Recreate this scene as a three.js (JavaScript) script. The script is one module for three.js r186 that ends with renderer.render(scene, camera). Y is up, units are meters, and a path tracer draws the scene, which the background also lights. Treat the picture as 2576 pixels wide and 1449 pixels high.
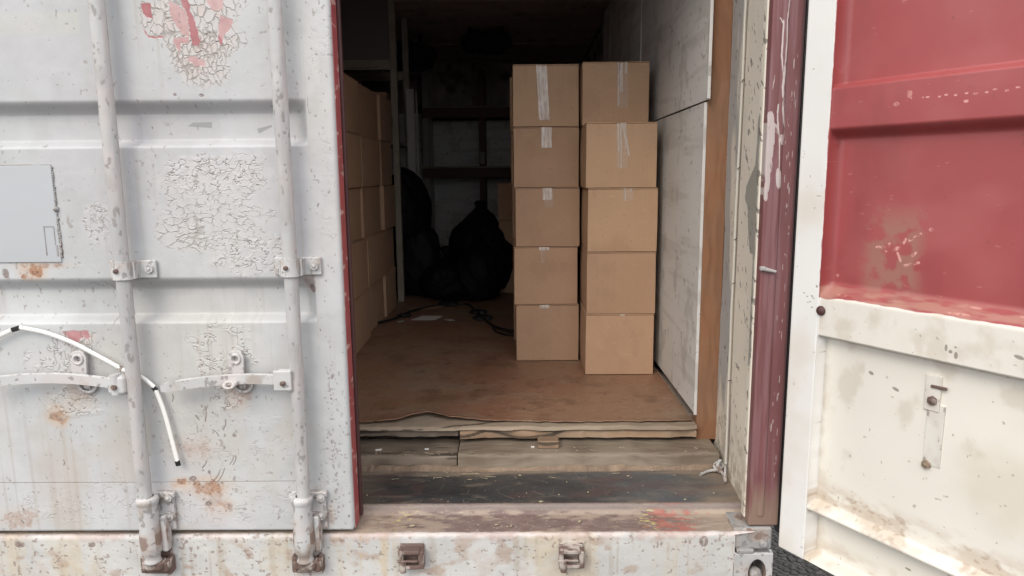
import * as THREE from 'three';
import { mergeGeometries } from 'three/addons/utils/BufferGeometryUtils.js';
import { RoundedBoxGeometry } from 'three/addons/geometries/RoundedBoxGeometry.js';

// ------------------------------------------------------------------ camera, sky, sun, exposure
const scene = new THREE.Scene();
const camera = new THREE.PerspectiveCamera(44.63, 16 / 9, 0.05, 400);
camera.position.set(0.483, 1.286, 1.905);
camera.rotation.set(-0.1600, 0.0090, -0.0088, 'YXZ');
const renderer = new THREE.WebGLRenderer({ antialias: true });
renderer.toneMapping = THREE.LinearToneMapping;
renderer.toneMappingExposure = 1.2;
renderer.shadowMap.enabled = true;
const SKY = 1.95;

const hash2 = (x, y) => { let h = Math.imul(x | 0, 374761393) + Math.imul(y | 0, 668265263); h = Math.imul(h ^ (h >>> 13), 1274126177); return ((h ^ (h >>> 16)) >>> 0) / 4294967296; };
const vn = (x, y) => {
  const xi = Math.floor(x), yi = Math.floor(y); let fx = x - xi, fy = y - yi;
  fx = fx * fx * (3 - 2 * fx); fy = fy * fy * (3 - 2 * fy);
  const a = hash2(xi, yi), b = hash2(xi + 1, yi), c = hash2(xi, yi + 1), d = hash2(xi + 1, yi + 1);
  return a + (b - a) * fx + (c - a) * fy + (a - b - c + d) * fx * fy;
};
const fbm = (x, y, n = 4) => { let s = 0, a = 0.5, t = 0; for (let i = 0; i < n; i++) { s += a * vn(x, y); t += a; x = x * 2.03 + 17.3; y = y * 2.03 - 9.1; a *= 0.5; } return s / t; };
const wor = [0, 0, 0];
const worley = (x, y) => {                       // F1, F2 - F1, cell id
  const xi = Math.floor(x), yi = Math.floor(y); let f1 = 9, f2 = 9, id = 0;
  for (let j = -1; j < 2; j++) for (let i = -1; i < 2; i++) {
    const cx = xi + i, cy = yi + j, px = cx + hash2(cx, cy) - x, py = cy + hash2(cx + 311, cy - 97) - y, d = px * px + py * py;
    if (d < f1) { f2 = f1; f1 = d; id = hash2(cx + 51, cy + 77); } else if (d < f2) f2 = d;
  }
  wor[0] = Math.sqrt(f1); wor[1] = Math.sqrt(f2) - wor[0]; wor[2] = id; return wor;
};
const sst = (a, b, x) => { const t = Math.min(1, Math.max(0, (x - a) / (b - a))); return t * t * (3 - 2 * t); };
const lerp = (a, b, t) => a + (b - a) * t;
const rng = (s) => () => { s = (s + 0x6d2b79f5) | 0; let t = Math.imul(s ^ (s >>> 15), 1 | s); t = (t + Math.imul(t ^ (t >>> 7), 61 | t)) ^ t; return ((t ^ (t >>> 14)) >>> 0) / 4294967296; };
const V = (x, y, z) => new THREE.Vector3(x, y, z);

{ // overcast sky: brighter towards the zenith, soft cloud mottling
  const w = 256, h = 128, d = new Float32Array(w * h * 4);
  for (let j = 0; j < h; j++) for (let i = 0; i < w; i++) {
    const el = ((j + 0.5) / h - 0.5) * Math.PI, s = Math.sin(el), az = (i + 0.5) / w * 2 * Math.PI;
    let L = s > 0 ? SKY * (0.72 + 0.28 * s) : SKY * 0.45;
    const r = Math.cos(el);
    if (s > 0) L *= 0.88 + 0.24 * fbm(Math.cos(az) * r * 2.2 + 7, Math.sin(az) * r * 2.2 + 3 + s, 3);
    const k = (j * w + i) * 4; d[k] = L * 0.985; d[k + 1] = L; d[k + 2] = L * 1.03; d[k + 3] = 1;
  }
  const t = new THREE.DataTexture(d, w, h, THREE.RGBAFormat, THREE.FloatType);
  t.mapping = THREE.EquirectangularReflectionMapping; t.magFilter = THREE.LinearFilter; t.minFilter = THREE.LinearFilter; t.needsUpdate = true;
  scene.background = t; scene.environment = t;
}
const sun = new THREE.DirectionalLight(0xfff3e0, 1.15);
sun.position.set(-3.6, 7.6, 7.0); sun.target.position.set(0.3, 0.8, 0); sun.castShadow = true; sun.shadow.radius = 48;
sun.shadow.camera.left = -7; sun.shadow.camera.right = 7; sun.shadow.camera.top = 7; sun.shadow.camera.bottom = -7; sun.shadow.camera.far = 30; sun.shadow.mapSize.set(2048, 2048);
scene.add(sun, sun.target);

// ------------------------------------------------------------------ texture makers
function canvasMask(w, h, x0, y0, x1, y1, draw) {
  const c = document.createElement('canvas'); c.width = w; c.height = h; const g = c.getContext('2d');
  g.fillStyle = '#000'; g.fillRect(0, 0, w, h);
  g.setTransform(w / (x1 - x0), 0, 0, -h / (y1 - y0), -x0 * w / (x1 - x0), h + y0 * h / (y1 - y0));
  g.fillStyle = '#fff'; g.strokeStyle = '#fff'; g.lineCap = 'round'; g.lineJoin = 'round'; draw(g);
  const im = g.getImageData(0, 0, w, h).data, out = new Uint8Array(w * h);
  for (let j = 0; j < h; j++) for (let i = 0; i < w; i++) out[j * w + i] = im[((h - 1 - j) * w + i) * 4];
  return out;
}
const toS = (v) => 255 * (v <= 0.0031308 ? 12.92 * v : 1.055 * Math.pow(v, 1 / 2.4) - 0.055);
function mk(w, h, x0, y0, x1, y1, fn, wrap = THREE.MirroredRepeatWrapping) {
  const col = new Uint8Array(w * h * 4), bmp = new Uint8Array(w * h * 4), rgh = new Uint8Array(w * h * 4);
  const o = { r: 0, g: 0, b: 0, h: 0.5, k: 0.6 };
  o.mix = (r, g, b, t) => { o.r += (r - o.r) * t; o.g += (g - o.g) * t; o.b += (b - o.b) * t; };
  o.mul = (t) => { o.r *= t; o.g *= t; o.b *= t; };
  for (let j = 0; j < h; j++) for (let i = 0; i < w; i++) {
    o.h = 0.5; o.k = 0.6; const p = j * w + i;
    fn(x0 + (i + 0.5) / w * (x1 - x0), y0 + (j + 0.5) / h * (y1 - y0), o, p);
    const q = p * 4; col[q] = toS(Math.max(0, Math.min(1, o.r))); col[q + 1] = toS(Math.max(0, Math.min(1, o.g))); col[q + 2] = toS(Math.max(0, Math.min(1, o.b))); col[q + 3] = 255;
    const hh = Math.max(0, Math.min(255, o.h * 255)); bmp[q] = bmp[q + 1] = bmp[q + 2] = hh; bmp[q + 3] = 255;
    const kk = Math.max(0, Math.min(255, o.k * 255)); rgh[q] = rgh[q + 1] = rgh[q + 2] = kk; rgh[q + 3] = 255;
  }
  const T = (d, srgb) => { const t = new THREE.DataTexture(d, w, h); t.wrapS = t.wrapT = wrap; t.magFilter = THREE.LinearFilter; t.minFilter = THREE.LinearMipmapLinearFilter; t.generateMipmaps = true; if (srgb) t.colorSpace = THREE.SRGBColorSpace; t.needsUpdate = true; return t; };
  return { map: T(col, true), bumpMap: T(bmp), roughnessMap: T(rgh) };
}
const mat = (t, bumpScale, extra = {}) => new THREE.MeshStandardMaterial({ ...t, bumpScale, roughness: 1, metalness: 0, ...extra });
const plain = (r, g, b, roughness = 0.7, extra = {}) => { const m = new THREE.MeshStandardMaterial({ roughness, ...extra }); m.color.setRGB(r, g, b); return m; };

// ------------------------------------------------------------------ geometry helpers
const clean = (g) => { const n = g.index ? g.toNonIndexed() : g.clone(); for (const k of Object.keys(n.attributes)) if (!['position', 'normal', 'uv'].includes(k)) n.deleteAttribute(k); n.morphAttributes = {}; return n; };
const join = (list) => mergeGeometries(list.map(clean));
const rbox = (w, h, d, x, y, z, r = 0.003, s = 1) => new RoundedBoxGeometry(w, h, d, s, Math.min(r, w / 2.1, h / 2.1, d / 2.1)).translate(x, y, z);
const span = (x0, x1, y0, y1, z0, z1, r = 0.003) => rbox(x1 - x0, y1 - y0, z1 - z0, (x0 + x1) / 2, (y0 + y1) / 2, (z0 + z1) / 2, r);
function rod(a, b, r0, r1 = r0, n = 16) {
  const d = b.clone().sub(a), g = new THREE.CylinderGeometry(r1, r0, d.length(), n, 1);
  g.applyQuaternion(new THREE.Quaternion().setFromUnitVectors(V(0, 1, 0), d.normalize())); g.translate((a.x + b.x) / 2, (a.y + b.y) / 2, (a.z + b.z) / 2); return g;
}
const lathe = (pts, x, y, z, n = 20) => new THREE.LatheGeometry(pts.map((p) => new THREE.Vector2(p[0], p[1])), n).translate(x, y, z);
const bolt = (x, y, z, r = 0.011) => join([new THREE.CylinderGeometry(r, r * 1.1, 0.008, 6).rotateX(Math.PI / 2).translate(x, y, z + 0.004), new THREE.SphereGeometry(r * 0.55, 8, 6).scale(1, 1, 0.6).translate(x, y, z + 0.008)]);
// uv in metres from the dominant direction of each triangle
function uvBox(g, ox = 0, oy = 0, sc = 1, swap = false) {
  const n = g.index ? g.toNonIndexed() : g, p = n.attributes.position, uv = new Float32Array(p.count * 2), a = V(), b = V(), c = V();
  for (let i = 0; i < p.count; i += 3) {
    a.fromBufferAttribute(p, i); b.fromBufferAttribute(p, i + 1).sub(a); c.fromBufferAttribute(p, i + 2).sub(a); b.cross(c);
    const X = Math.abs(b.x), Y = Math.abs(b.y), Z = Math.abs(b.z);
    for (let k = 0; k < 3; k++) {
      c.fromBufferAttribute(p, i + k); let u, v;
      if (Z >= X && Z >= Y) { u = c.x; v = c.y; } else if (X >= Y) { u = c.z; v = c.y; } else { u = c.x; v = c.z; }
      if (swap) [u, v] = [v, u];
      uv[(i + k) * 2] = (u + ox) * sc; uv[(i + k) * 2 + 1] = (v + oy) * sc;
    }
  }
  n.setAttribute('uv', new THREE.BufferAttribute(uv, 2)); return n;
}
function uvMap(g, f) { const p = g.attributes.position, uv = new Float32Array(p.count * 2); for (let i = 0; i < p.count; i++) { const r = f(p.getX(i), p.getY(i), p.getZ(i)); uv[i * 2] = r[0]; uv[i * 2 + 1] = r[1]; } g.setAttribute('uv', new THREE.BufferAttribute(uv, 2)); return g; }
// grid surface from a function (i, j in 0..1) -> [x, y, z, u, v]
function grid(nu, nv, f) {
  const P = [], U = [], I = [];
  for (let j = 0; j <= nv; j++) for (let i = 0; i <= nu; i++) { const r = f(i / nu, j / nv); P.push(r[0], r[1], r[2]); U.push(r[3], r[4]); }
  for (let j = 0; j < nv; j++) for (let i = 0; i < nu; i++) { const a = j * (nu + 1) + i, b = a + 1, c = a + nu + 1, d = c + 1; I.push(a, b, d, a, d, c); }
  const g = new THREE.BufferGeometry(); g.setAttribute('position', new THREE.Float32BufferAttribute(P, 3)); g.setAttribute('uv', new THREE.Float32BufferAttribute(U, 2)); g.setIndex(I); g.computeVertexNormals(); return g;
}
const used = {};
const numbered = (n) => { used[n] = (used[n] ?? -1) + 1; return used[n] ? n + '_' + String(used[n]).padStart(3, '0') : n; };
function part(name, geo, m, parent, label) { const o = new THREE.Mesh(Array.isArray(geo) ? join(geo) : geo, m); o.name = name; o.castShadow = o.receiveShadow = true; if (label) o.userData.label = label; parent.add(o); return o; }
function thing(name, label, category, pos = [0, 0, 0], turn = 0, group) { const o = new THREE.Group(); o.name = numbered(name); o.position.set(...pos); o.rotation.y = turn; o.userData = { label, category }; if (group) o.userData.group = group; scene.add(o); return o; }

// ------------------------------------------------------------------ surfaces
const DX0 = -1.17, DX1 = 0.0, DY0 = 0.26, DY1 = 1.86, DW = 1100, DH = 1504;
const R1 = rng(11);
const blob = (g, x, y, rx, ry, a = 0) => { g.beginPath(); g.ellipse(x, y, rx, ry, a, 0, 7); g.fill(); };
const stroke = (g, w, pts) => { g.lineWidth = w; g.beginPath(); pts.forEach((p, i) => (i ? g.lineTo(p[0], p[1]) : g.moveTo(p[0], p[1]))); g.stroke(); };
const chipMask = canvasMask(DW, DH, DX0, DY0, DX1, DY1, (g) => {
  const scat = (n, x0, x1, y0, y1, s) => { for (let i = 0; i < n; i++) { const b = 90 + R1() * 165 | 0; g.fillStyle = `rgb(${b},${b},${b})`; const r = s * (0.4 + R1() * R1() * 1.3); blob(g, lerp(x0, x1, R1()), lerp(y0, y1, R1()), r * (0.5 + R1() * 0.5), r * (0.7 + R1() * 1.2), (R1() - 0.5) * 1.2); } };
  scat(90, -0.075, -0.005, 0.28, 0.8, 0.003); scat(34, -0.07, -0.01, 0.8, 1.8, 0.0026); scat(44, -0.056, -0.04, 0.3, 0.75, 0.004); scat(60, -1.15, -0.1, 0.28, 0.85, 0.0022);
  scat(16, -0.46, -0.28, 0.44, 0.65, 0.005); scat(20, -1.15, -0.1, 0.28, 0.42, 0.004); scat(40, -1.1, -0.1, 0.45, 1.8, 0.0032); scat(14, -0.52, -0.3, 0.35, 0.44, 0.005);
  g.fillStyle = '#fff'; blob(g, -0.929, 1.029, 0.009, 0.013); blob(g, -0.088, 0.979, 0.012, 0.012); blob(g, -0.42, 1.502, 0.004, 0.004); blob(g, -0.35, 1.5, 0.006, 0.004); blob(g, -0.46, 0.427, 0.011, 0.008, 0.3); blob(g, -0.42, 0.35, 0.01, 0.007);
  for (const [x, y, l, a] of [[-0.41, 0.60, 0.045, 1.5], [-0.36, 0.575, 0.03, 1.3], [-0.375, 0.555, 0.025, 2.2], [-0.35, 0.47, 0.03, 1.1], [-0.34, 0.47, 0.028, 1.2], [-0.4, 0.42, 0.04, 1.0], [-0.39, 0.415, 0.05, 1.05], [-0.43, 0.46, 0.025, 1], [-0.83, 0.47, 0.016, 1.5], [-0.5, 0.66, 0.02, 1.4]]) stroke(g, 0.002 + 0.0014 * R1(), [[x, y], [x + Math.cos(a) * l * 0.5 + 0.003, y + Math.sin(a) * l * 0.5], [x + Math.cos(a) * l, y + Math.sin(a) * l]]);
  g.strokeStyle = '#bbb'; stroke(g, 0.0022, [[-1.17, 0.418], [-0.62, 0.417], [-0.12, 0.419]]);
  g.strokeStyle = '#999'; for (let i = 0; i < 14; i++) { const x = -0.68 + R1() * 0.04, y = 1.13 + R1() * 0.08; stroke(g, 0.002, [[x, y], [x + 0.008 * R1(), y + 0.006], [x + 0.012, y - 0.004]]); }
  for (let i = 0; i < 30; i++) { const x = -0.84 + R1() * 0.13, y = 0.77 + R1() * 0.07; stroke(g, 0.003, [[x, y], [x + 0.004 * R1(), y + 0.014 * R1()], [x + 0.009 * (R1() - 0.5), y + 0.02]]); }
});
const greyTape = canvasMask(DW, DH, DX0, DY0, DX1, DY1, (g) => { g.fillStyle = '#888'; g.beginPath(); g.moveTo(-0.41, 1.423); g.lineTo(-0.345, 1.418); g.lineTo(-0.342, 1.434); g.lineTo(-0.395, 1.433); g.fill(); g.beginPath(); g.moveTo(-0.222, 1.415); g.lineTo(-0.218, 1.402); g.lineTo(-0.18, 1.42); g.lineTo(-0.18, 1.425); g.fill(); });
const FX = (a) => a.map(([x, y]) => [-0.5135 + 0.0001634 * x, 1.741 - 0.0001574 * y]);
const poly = (g, pts, c) => { g.fillStyle = c; g.beginPath(); FX(pts).forEach((p, i) => (i ? g.lineTo(p[0], p[1]) : g.moveTo(p[0], p[1]))); g.fill(); };
const flake = canvasMask(DW, DH, DX0, DY0, DX1, DY1, (g) => { // bare primer where the grey has come off: white = deep red, darker = pinker
  poly(g, [[600, 20], [680, 60], [820, 160], [870, 300], [890, 580], [780, 560], [700, 440], [620, 300], [590, 100]], '#666');
  poly(g, [[1400, 250], [1600, 330], [1540, 480], [1440, 560], [1400, 700], [1350, 640], [1360, 450]], '#777');
  poly(g, [[1190, -300], [1360, -200], [1470, 0], [1450, 160], [1290, 180], [1200, 80]], '#555');
  poly(g, [[630, 610], [880, 590], [870, 680], [720, 700], [700, 850], [650, 760]], '#888'); poly(g, [[820, 920], [960, 890], [1100, 1000], [1090, 1050], [930, 1060]], '#666');
  poly(g, [[140, 60], [300, 50], [330, 290], [240, 260], [160, 210]], '#fff'); poly(g, [[140, 430], [200, 540], [340, 580], [450, 570], [460, 600], [300, 610], [180, 540]], '#ddd');
  poly(g, [[830, -200], [910, 50], [940, 250], [1010, 430], [1050, 650], [1000, 760], [920, 700], [900, 500], [880, 300], [800, 40]], '#eee'); poly(g, [[1340, 560], [1400, 640], [1390, 720], [1350, 700]], '#eee');
  poly(g, [[300, -500], [520, -420], [560, -200], [480, -60], [380, -120]], '#ddd'); poly(g, [[1000, -700], [1150, -640], [1120, -300], [1010, -380]], '#ccc');
  const q = (pts, c) => { g.fillStyle = c; g.beginPath(); pts.forEach((p, i) => (i ? g.lineTo(p[0], p[1]) : g.moveTo(p[0], p[1]))); g.fill(); };
  q([[-0.79, 0.866], [-0.72, 0.868], [-0.715, 0.855], [-0.74, 0.846], [-0.755, 0.826], [-0.775, 0.845]], '#bbb'); q([[-0.74, 0.86], [-0.71, 0.85], [-0.725, 0.842]], '#999');
});
const cracks = [ // cx, cy, rx, ry, cell, line, red
  [-0.345, 1.70, 0.125, 0.17, 0.026, 0.14, 1], [-0.455, 1.70, 0.05, 0.06, 0.03, 0.12, 1], [-0.34, 1.59, 0.095, 0.085, 0.018, 0.22, 0.6], [-0.335, 1.19, 0.165, 0.155, 0.019, 0.1, 0], [-0.44, 1.133, 0.085, 0.055, 0.026, 0.16, 0.01],
  [-0.345, 0.81, 0.095, 0.085, 0.02, 0.3, -1], [-0.75, 0.845, 0.065, 0.026, 0.03, 0.14, 0.6], [-0.80, 0.775, 0.11, 0.055, 0.02, 0.3, -1], [-0.35, 0.675, 0.06, 0.04, 0.02, 0.3, -1], [-0.78, 0.66, 0.08, 0.05, 0.02, 0.3, -1], [-0.035, 1.62, 0.04, 0.12, 0.02, 0.3, -0.22], [-0.03, 1.25, 0.03, 0.2, 0.02, 0.3, -0.2], [-0.33, 1.30, 0.17, 0.06, 0.02, 0.3, -0.8], [-0.25, 1.08, 0.11, 0.07, 0.02, 0.3, -0.8], [-0.66, 1.16, 0.05, 0.06, 0.02, 0.3, -0.7], [-0.55, 0.35, 0.5, 0.08, 0.02, 0.3, -0.35], [-0.35, 0.55, 0.2, 0.12, 0.02, 0.3, -0.35]];
const rusts = [[-0.62, 1.0, 0.02, 0.03, 0.25], [-0.09, 1.0, 0.02, 0.025, 0.3], [-0.31, 0.69, 0.03, 0.045, 0.4], [-0.55, 0.33, 0.03, 0.05, 0.45], [-0.07, 0.31, 0.012, 0.03, 0.3], [-0.45, 0.52, 0.05, 0.03, 0.25], [-0.98, 0.31, 0.05, 0.03, 0.4], [-0.856, 1.035, 0.03, 0.02, 1], [-0.831, 0.618, 0.022, 0.026, 1], [-0.43, 0.405, 0.06, 0.022, 0.7], [-0.40, 0.36, 0.03, 0.05, 0.35], [-0.50, 0.415, 0.02, 0.012, 0.8], [-0.83, 1.05, 0.06, 0.008, 0.5], [-0.37, 0.34, 0.02, 0.02, 0.4], [-0.76, 0.7, 0.03, 0.05, 0.25]];
const doorTex = mk(DW, DH, DX0, DY0, DX1, DY1, (x, y, o, p) => {
  const n = fbm(x * 3.1 + 5, y * 3.1, 4), n2 = fbm(x * 34, y * 30 + 9, 4), n3 = fbm(x * 12 + 40, y * 2.2, 3), fine = hash2(x * 9000, y * 9000);
  const b = 0.505 * (0.88 + 0.24 * n) * (0.95 + 0.1 * n2) * (0.985 + 0.03 * fine);
  o.r = b * 0.985; o.g = b; o.b = b * 1.01;
  const warm = sst(0.5, 0.75, fbm(x * 2.4 + 60, y * 1.7 + 8, 3)); o.mix(b * 1.0, b * 0.955, b * 0.88, warm * 0.55);
  const grime = sst(0.55, 0.8, n3) * sst(1.0, 0.4, y) * 0.35; o.mix(0.42, 0.38, 0.33, grime * 0.5);
  if (x < -0.655 && Math.abs(y - 1.685) < 0.03) o.mix(0.52, 0.53, 0.43, 0.5 * sst(0.03, 0.024, Math.abs(y - 1.685)));
  const wr = fbm(x * 120 + 7, y * 75, 3), lump = fbm(x * 22 + 70, y * 26, 3); o.h = 0.55 + 0.10 * (n2 - 0.5) + 0.07 * (wr - 0.5) + 0.16 * (lump - 0.5); o.k = 0.4 + 0.28 * n2;
  const lilac = sst(0.5, 0.72, fbm(x * 2.1 + 11, y * 2.3 + 31, 3)); o.mix(b * 0.985, b * 0.955, b * 0.99, lilac * 0.6);
  const scuffL = sst(0.66, 0.76, fbm(x * 8 + 3, y * 46 + 9, 4)); o.mix(0.56, 0.56, 0.555, scuffL * 0.14);
  const grey2 = sst(0.58, 0.72, fbm(x * 11 + 31, y * 9 + 3, 4)); o.mix(0.37, 0.37, 0.36, grey2 * 0.22);
  for (const c of cracks) {
    const dx = (x - c[0]) / c[2], dy = (y - c[1]) / c[3], e = dx * dx + dy * dy; if (e > 2.2) continue;
    const wob = fbm(x * 22 + c[0] * 90, y * 22 + 3, 3), m = sst(1.15, 0.55, e + (wob - 0.5) * 1.5); if (m < 0.02) continue;
    if (c[6] < 0) { // short wrinkled cracks
      const rg = Math.abs(fbm(x * 62 + c[0] * 40, y * 74 + 3, 3) - 0.5), on = sst(0.5, 0.66, fbm(x * 48 + 21, y * 40 + c[1] * 9, 3) + 0.1 * m), li = (1 - sst(0.008, 0.03, rg)) * on * m * Math.min(1, -c[6] * 1.4);
      o.mix(0.58, 0.545, 0.52, 0.3 * m * -c[6]); o.h += 0.22 * m * sst(0.0, 0.12, rg) * on * -c[6]; o.mix(0.25, 0.215, 0.19, li * 0.8); o.h -= li * 0.3; continue;
    }
    const wx = x + 0.02 * (fbm(x * 45, y * 45, 3) - 0.5) + 0.006 * (fbm(x * 190, y * 190, 2) - 0.5), wy = y + 0.02 * (fbm(x * 45 + 31, y * 45 + 7, 3) - 0.5) + 0.006 * (fbm(x * 190 + 9, y * 190 + 5, 2) - 0.5);
    const w = worley(wx / c[4] * (c[6] > 0.05 ? 1.25 : 0.6) + c[0] * 77, wy / c[4] * (c[6] > 0.05 ? 0.8 : 1.35)), id = w[2], df = w[1], gate = sst(0.42, 0.62, fbm(x * 60 + 3, y * 60, 3) + m * 0.2 + (c[6] > 0.05 ? 0.14 : c[6] > 0 ? 0.08 : -0.05)), lw = 0.5 + 1.3 * fbm(x * 38 + 70, y * 38, 2);
    const line = (1 - sst(c[5] * 0.2 * lw, c[5] * lw, df)) * m * gate;
    o.h += m * gate * (0.11 * (1 - sst(0.1, 0.4, df)) + 0.05 * (id - 0.5)) * (0.4 + 1.2 * fbm(x * 17 + 3, y * 17, 2));
    o.mix(0.56, 0.53, 0.51, 0.35 * m);
    if (c[6] > 0.05) { const core = m * c[6] * sst(1.1, 0.3, e); o.mix(0.55, 0.45, 0.42, 0.35 * core * (id > 0.72 ? 1.7 : 0.5)); }
    o.mix(0.27, 0.24, 0.22, line * (c[6] > 0.05 ? 0.72 : 0.5)); o.h -= line * 0.35; o.k = lerp(o.k, 0.8, line);
  }
  { const wob = 0.004 * (fbm(x * 80, y * 80, 3) - 0.5) * 2, ix = Math.floor((x + wob - DX0) / (DX1 - DX0) * DW), iy = Math.floor((y + 0.7 * wob - DY0) / (DY1 - DY0) * DH), q = iy * DW + ix, f = (ix > 0 && iy > 0 && ix < DW && iy < DH ? flake[q] : 0) / 255;
    if (f > 0.1) { const n4 = fbm(x * 50, y * 70, 3); o.mix(lerp(0.58, 0.36, f) * (0.85 + 0.3 * n4), lerp(0.44, 0.105, f) * (0.8 + 0.4 * n4), lerp(0.42, 0.12, f) * (0.8 + 0.4 * n4), 0.92); o.h = 0.36 + 0.1 * n4; o.k = 0.6; } }
  for (const c of rusts) {
    const dx = (x - c[0]) / c[2], dy = (y - c[1]) / c[3], e = dx * dx + dy * dy; if (e > 5) continue;
    const w = fbm(x * 60, y * 60 + 20, 4), soft = sst(3.6, 0.2, e + (w - 0.5) * 2) * c[4], core = sst(1.0, 0.3, e + (w - 0.5) * 3.4) * c[4];
    o.mix(0.55, 0.37, 0.24, soft * 0.5); o.mix(0.33, 0.15, 0.075, core * 0.8); o.mix(0.13, 0.07, 0.05, core * sst(0.55, 0.68, fbm(x * 150, y * 150, 3)) * 0.8); o.h -= core * 0.12; o.k = lerp(o.k, 0.9, core);
  }
  const run = sst(0.55, 0.8, fbm(x * 95, y * 2.2 + 4.2, 3)) * sst(0.42, 0.7, fbm(x * 7 + 9, y * 2.6, 3)); o.mix(0.36, 0.31, 0.26, run * 0.3);
  const fleck = sst(0.79, 0.82, fbm(x * 115 + 3, y * 70 + 60, 3) + 0.22 * (fbm(x * 4.5 + 1, y * 4.5, 3) - 0.5)); o.mix(0.26, 0.22, 0.2, fleck * 0.55); o.h -= fleck * 0.12;
  const warm2 = sst(0.52, 0.72, fbm(x * 6 + 90, y * 4.4 + 2, 4)) * sst(0.95, 0.5, y); o.mix(0.47, 0.405, 0.33, warm2 * 0.4);
  const gt = greyTape[p] / 255; o.mix(0.27, 0.27, 0.27, gt * 1.5);
  const ch = chipMask[p] / 255; if (ch > 0) { const w = sst(0.2, 0.6, vn(x * 400, y * 400) + 0.3); o.mix(0.2, 0.15, 0.135, ch * 0.8 * w); o.h -= ch * 0.25; o.k = lerp(o.k, 0.9, ch); }
});
const M = {};
M.door = mat(doorTex, 0.0042);
const doorUV = (g) => uvMap(g, (x, y) => [(x - DX0) / (DX1 - DX0), (y - DY0) / (DY1 - DY0)]);

// weathered white-grey hardware paint, with chips and rust, tiled per metre
const hardTex = (seed, rust, chip, base, grim = 0.3) => mk(512, 512, 0, 0, 0.5, 0.5, (x, y, o) => {
  const n = fbm(x * 14 + seed, y * 14, 4), n2 = fbm(x * 60 + seed, y * 40, 4), b = base * (0.88 + 0.24 * n);
  o.r = b; o.g = b * 0.995; o.b = b * 0.985; o.k = 0.45 + 0.3 * n2; o.h = 0.55 + 0.3 * (n2 - 0.5); o.mix(0.53, 0.46, 0.44, sst(0.5, 0.7, fbm(x * 20 + seed, y * 16 + 40, 3)) * 0.4); o.mix(0.34, 0.335, 0.335, sst(0.52, 0.68, fbm(x * 17 + 50, y * 11 + seed, 4)) * 0.5); o.mix(0.30, 0.235, 0.19, sst(0.6, 0.78, fbm(x * 33 + 8, y * 27 + seed * 2, 4)) * grim);
  const c = sst(chip, chip + 0.05, fbm(x * 170 + seed * 3, y * 105 + 7, 3) + 0.16 * (fbm(x * 9 + seed, y * 7 + 3, 3) - 0.5)); o.mix(0.23, 0.21, 0.20, c * 0.7); o.h -= c * 0.25;
  const r = sst(rust, rust + 0.14, fbm(x * 26 + 90 + seed, y * 22, 5)); o.mix(0.42, 0.33, 0.28, r * 0.5); const rc = sst(rust + 0.1, rust + 0.16, fbm(x * 26 + 90 + seed, y * 22, 5)); o.mix(0.19, 0.12, 0.09, rc * 0.75); o.k = lerp(o.k, 0.9, r);
});
M.bar = mat(hardTex(3, 0.9, 0.665, 0.47, 0.2), 0.002);
M.hard = mat(hardTex(8, 0.68, 0.665, 0.52, 0.6), 0.003);
M.cam = mat(hardTex(21, 0.6, 0.615, 0.50, 0.8), 0.004);
M.rust = mat(mk(256, 256, 0, 0, 0.25, 0.25, (x, y, o) => { const n = fbm(x * 40, y * 40, 5), m = fbm(x * 130 + 9, y * 130, 3); o.r = lerp(0.09, 0.185, n); o.g = lerp(0.06, 0.118, n); o.b = lerp(0.05, 0.098, n); const w = sst(0.6, 0.72, m * 0.6 + n * 0.45); o.mix(0.55, 0.5, 0.45, w * 0.7); o.h = n * 0.6 + m * 0.3; o.k = 0.85; }), 0.006);

// front sill rail: x along, v runs up the front face and back over the ledge
const RX0 = -1.22, RX1 = 1.22, RV1 = 0.40;
const railChips = canvasMask(2048, 336, RX0, 0, RX1, RV1, (g) => {
  const r = rng(5); const scat = (n, x0, x1, y0, y1, s) => { for (let i = 0; i < n; i++) { const b = 70 + r() * 185 | 0; g.fillStyle = `rgb(${b},${b},${b})`; const q = s * (0.22 + r() * r() * r() * 1.5); blob(g, lerp(x0, x1, r()), lerp(y0, y1, r()), q, q * (0.6 + r() * 0.6), r() * 3); } };
  scat(90, -1.2, -0.55, 0.1, 0.245, 0.006); scat(90, -0.5, 0.1, 0.1, 0.24, 0.0045); scat(60, 0, 1.2, 0.15, 0.25, 0.005); scat(40, 0, 1.2, 0.02, 0.2, 0.004);
  g.fillStyle = '#fff'; blob(g, 1.018, 0.226, 0.013, 0.018); blob(g, 0.965, 0.228, 0.005, 0.008); blob(g, -0.776, 0.224, 0.012, 0.009); blob(g, -0.988, 0.225, 0.014, 0.01); blob(g, -0.58, 0.235, 0.018, 0.012);
});
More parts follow.
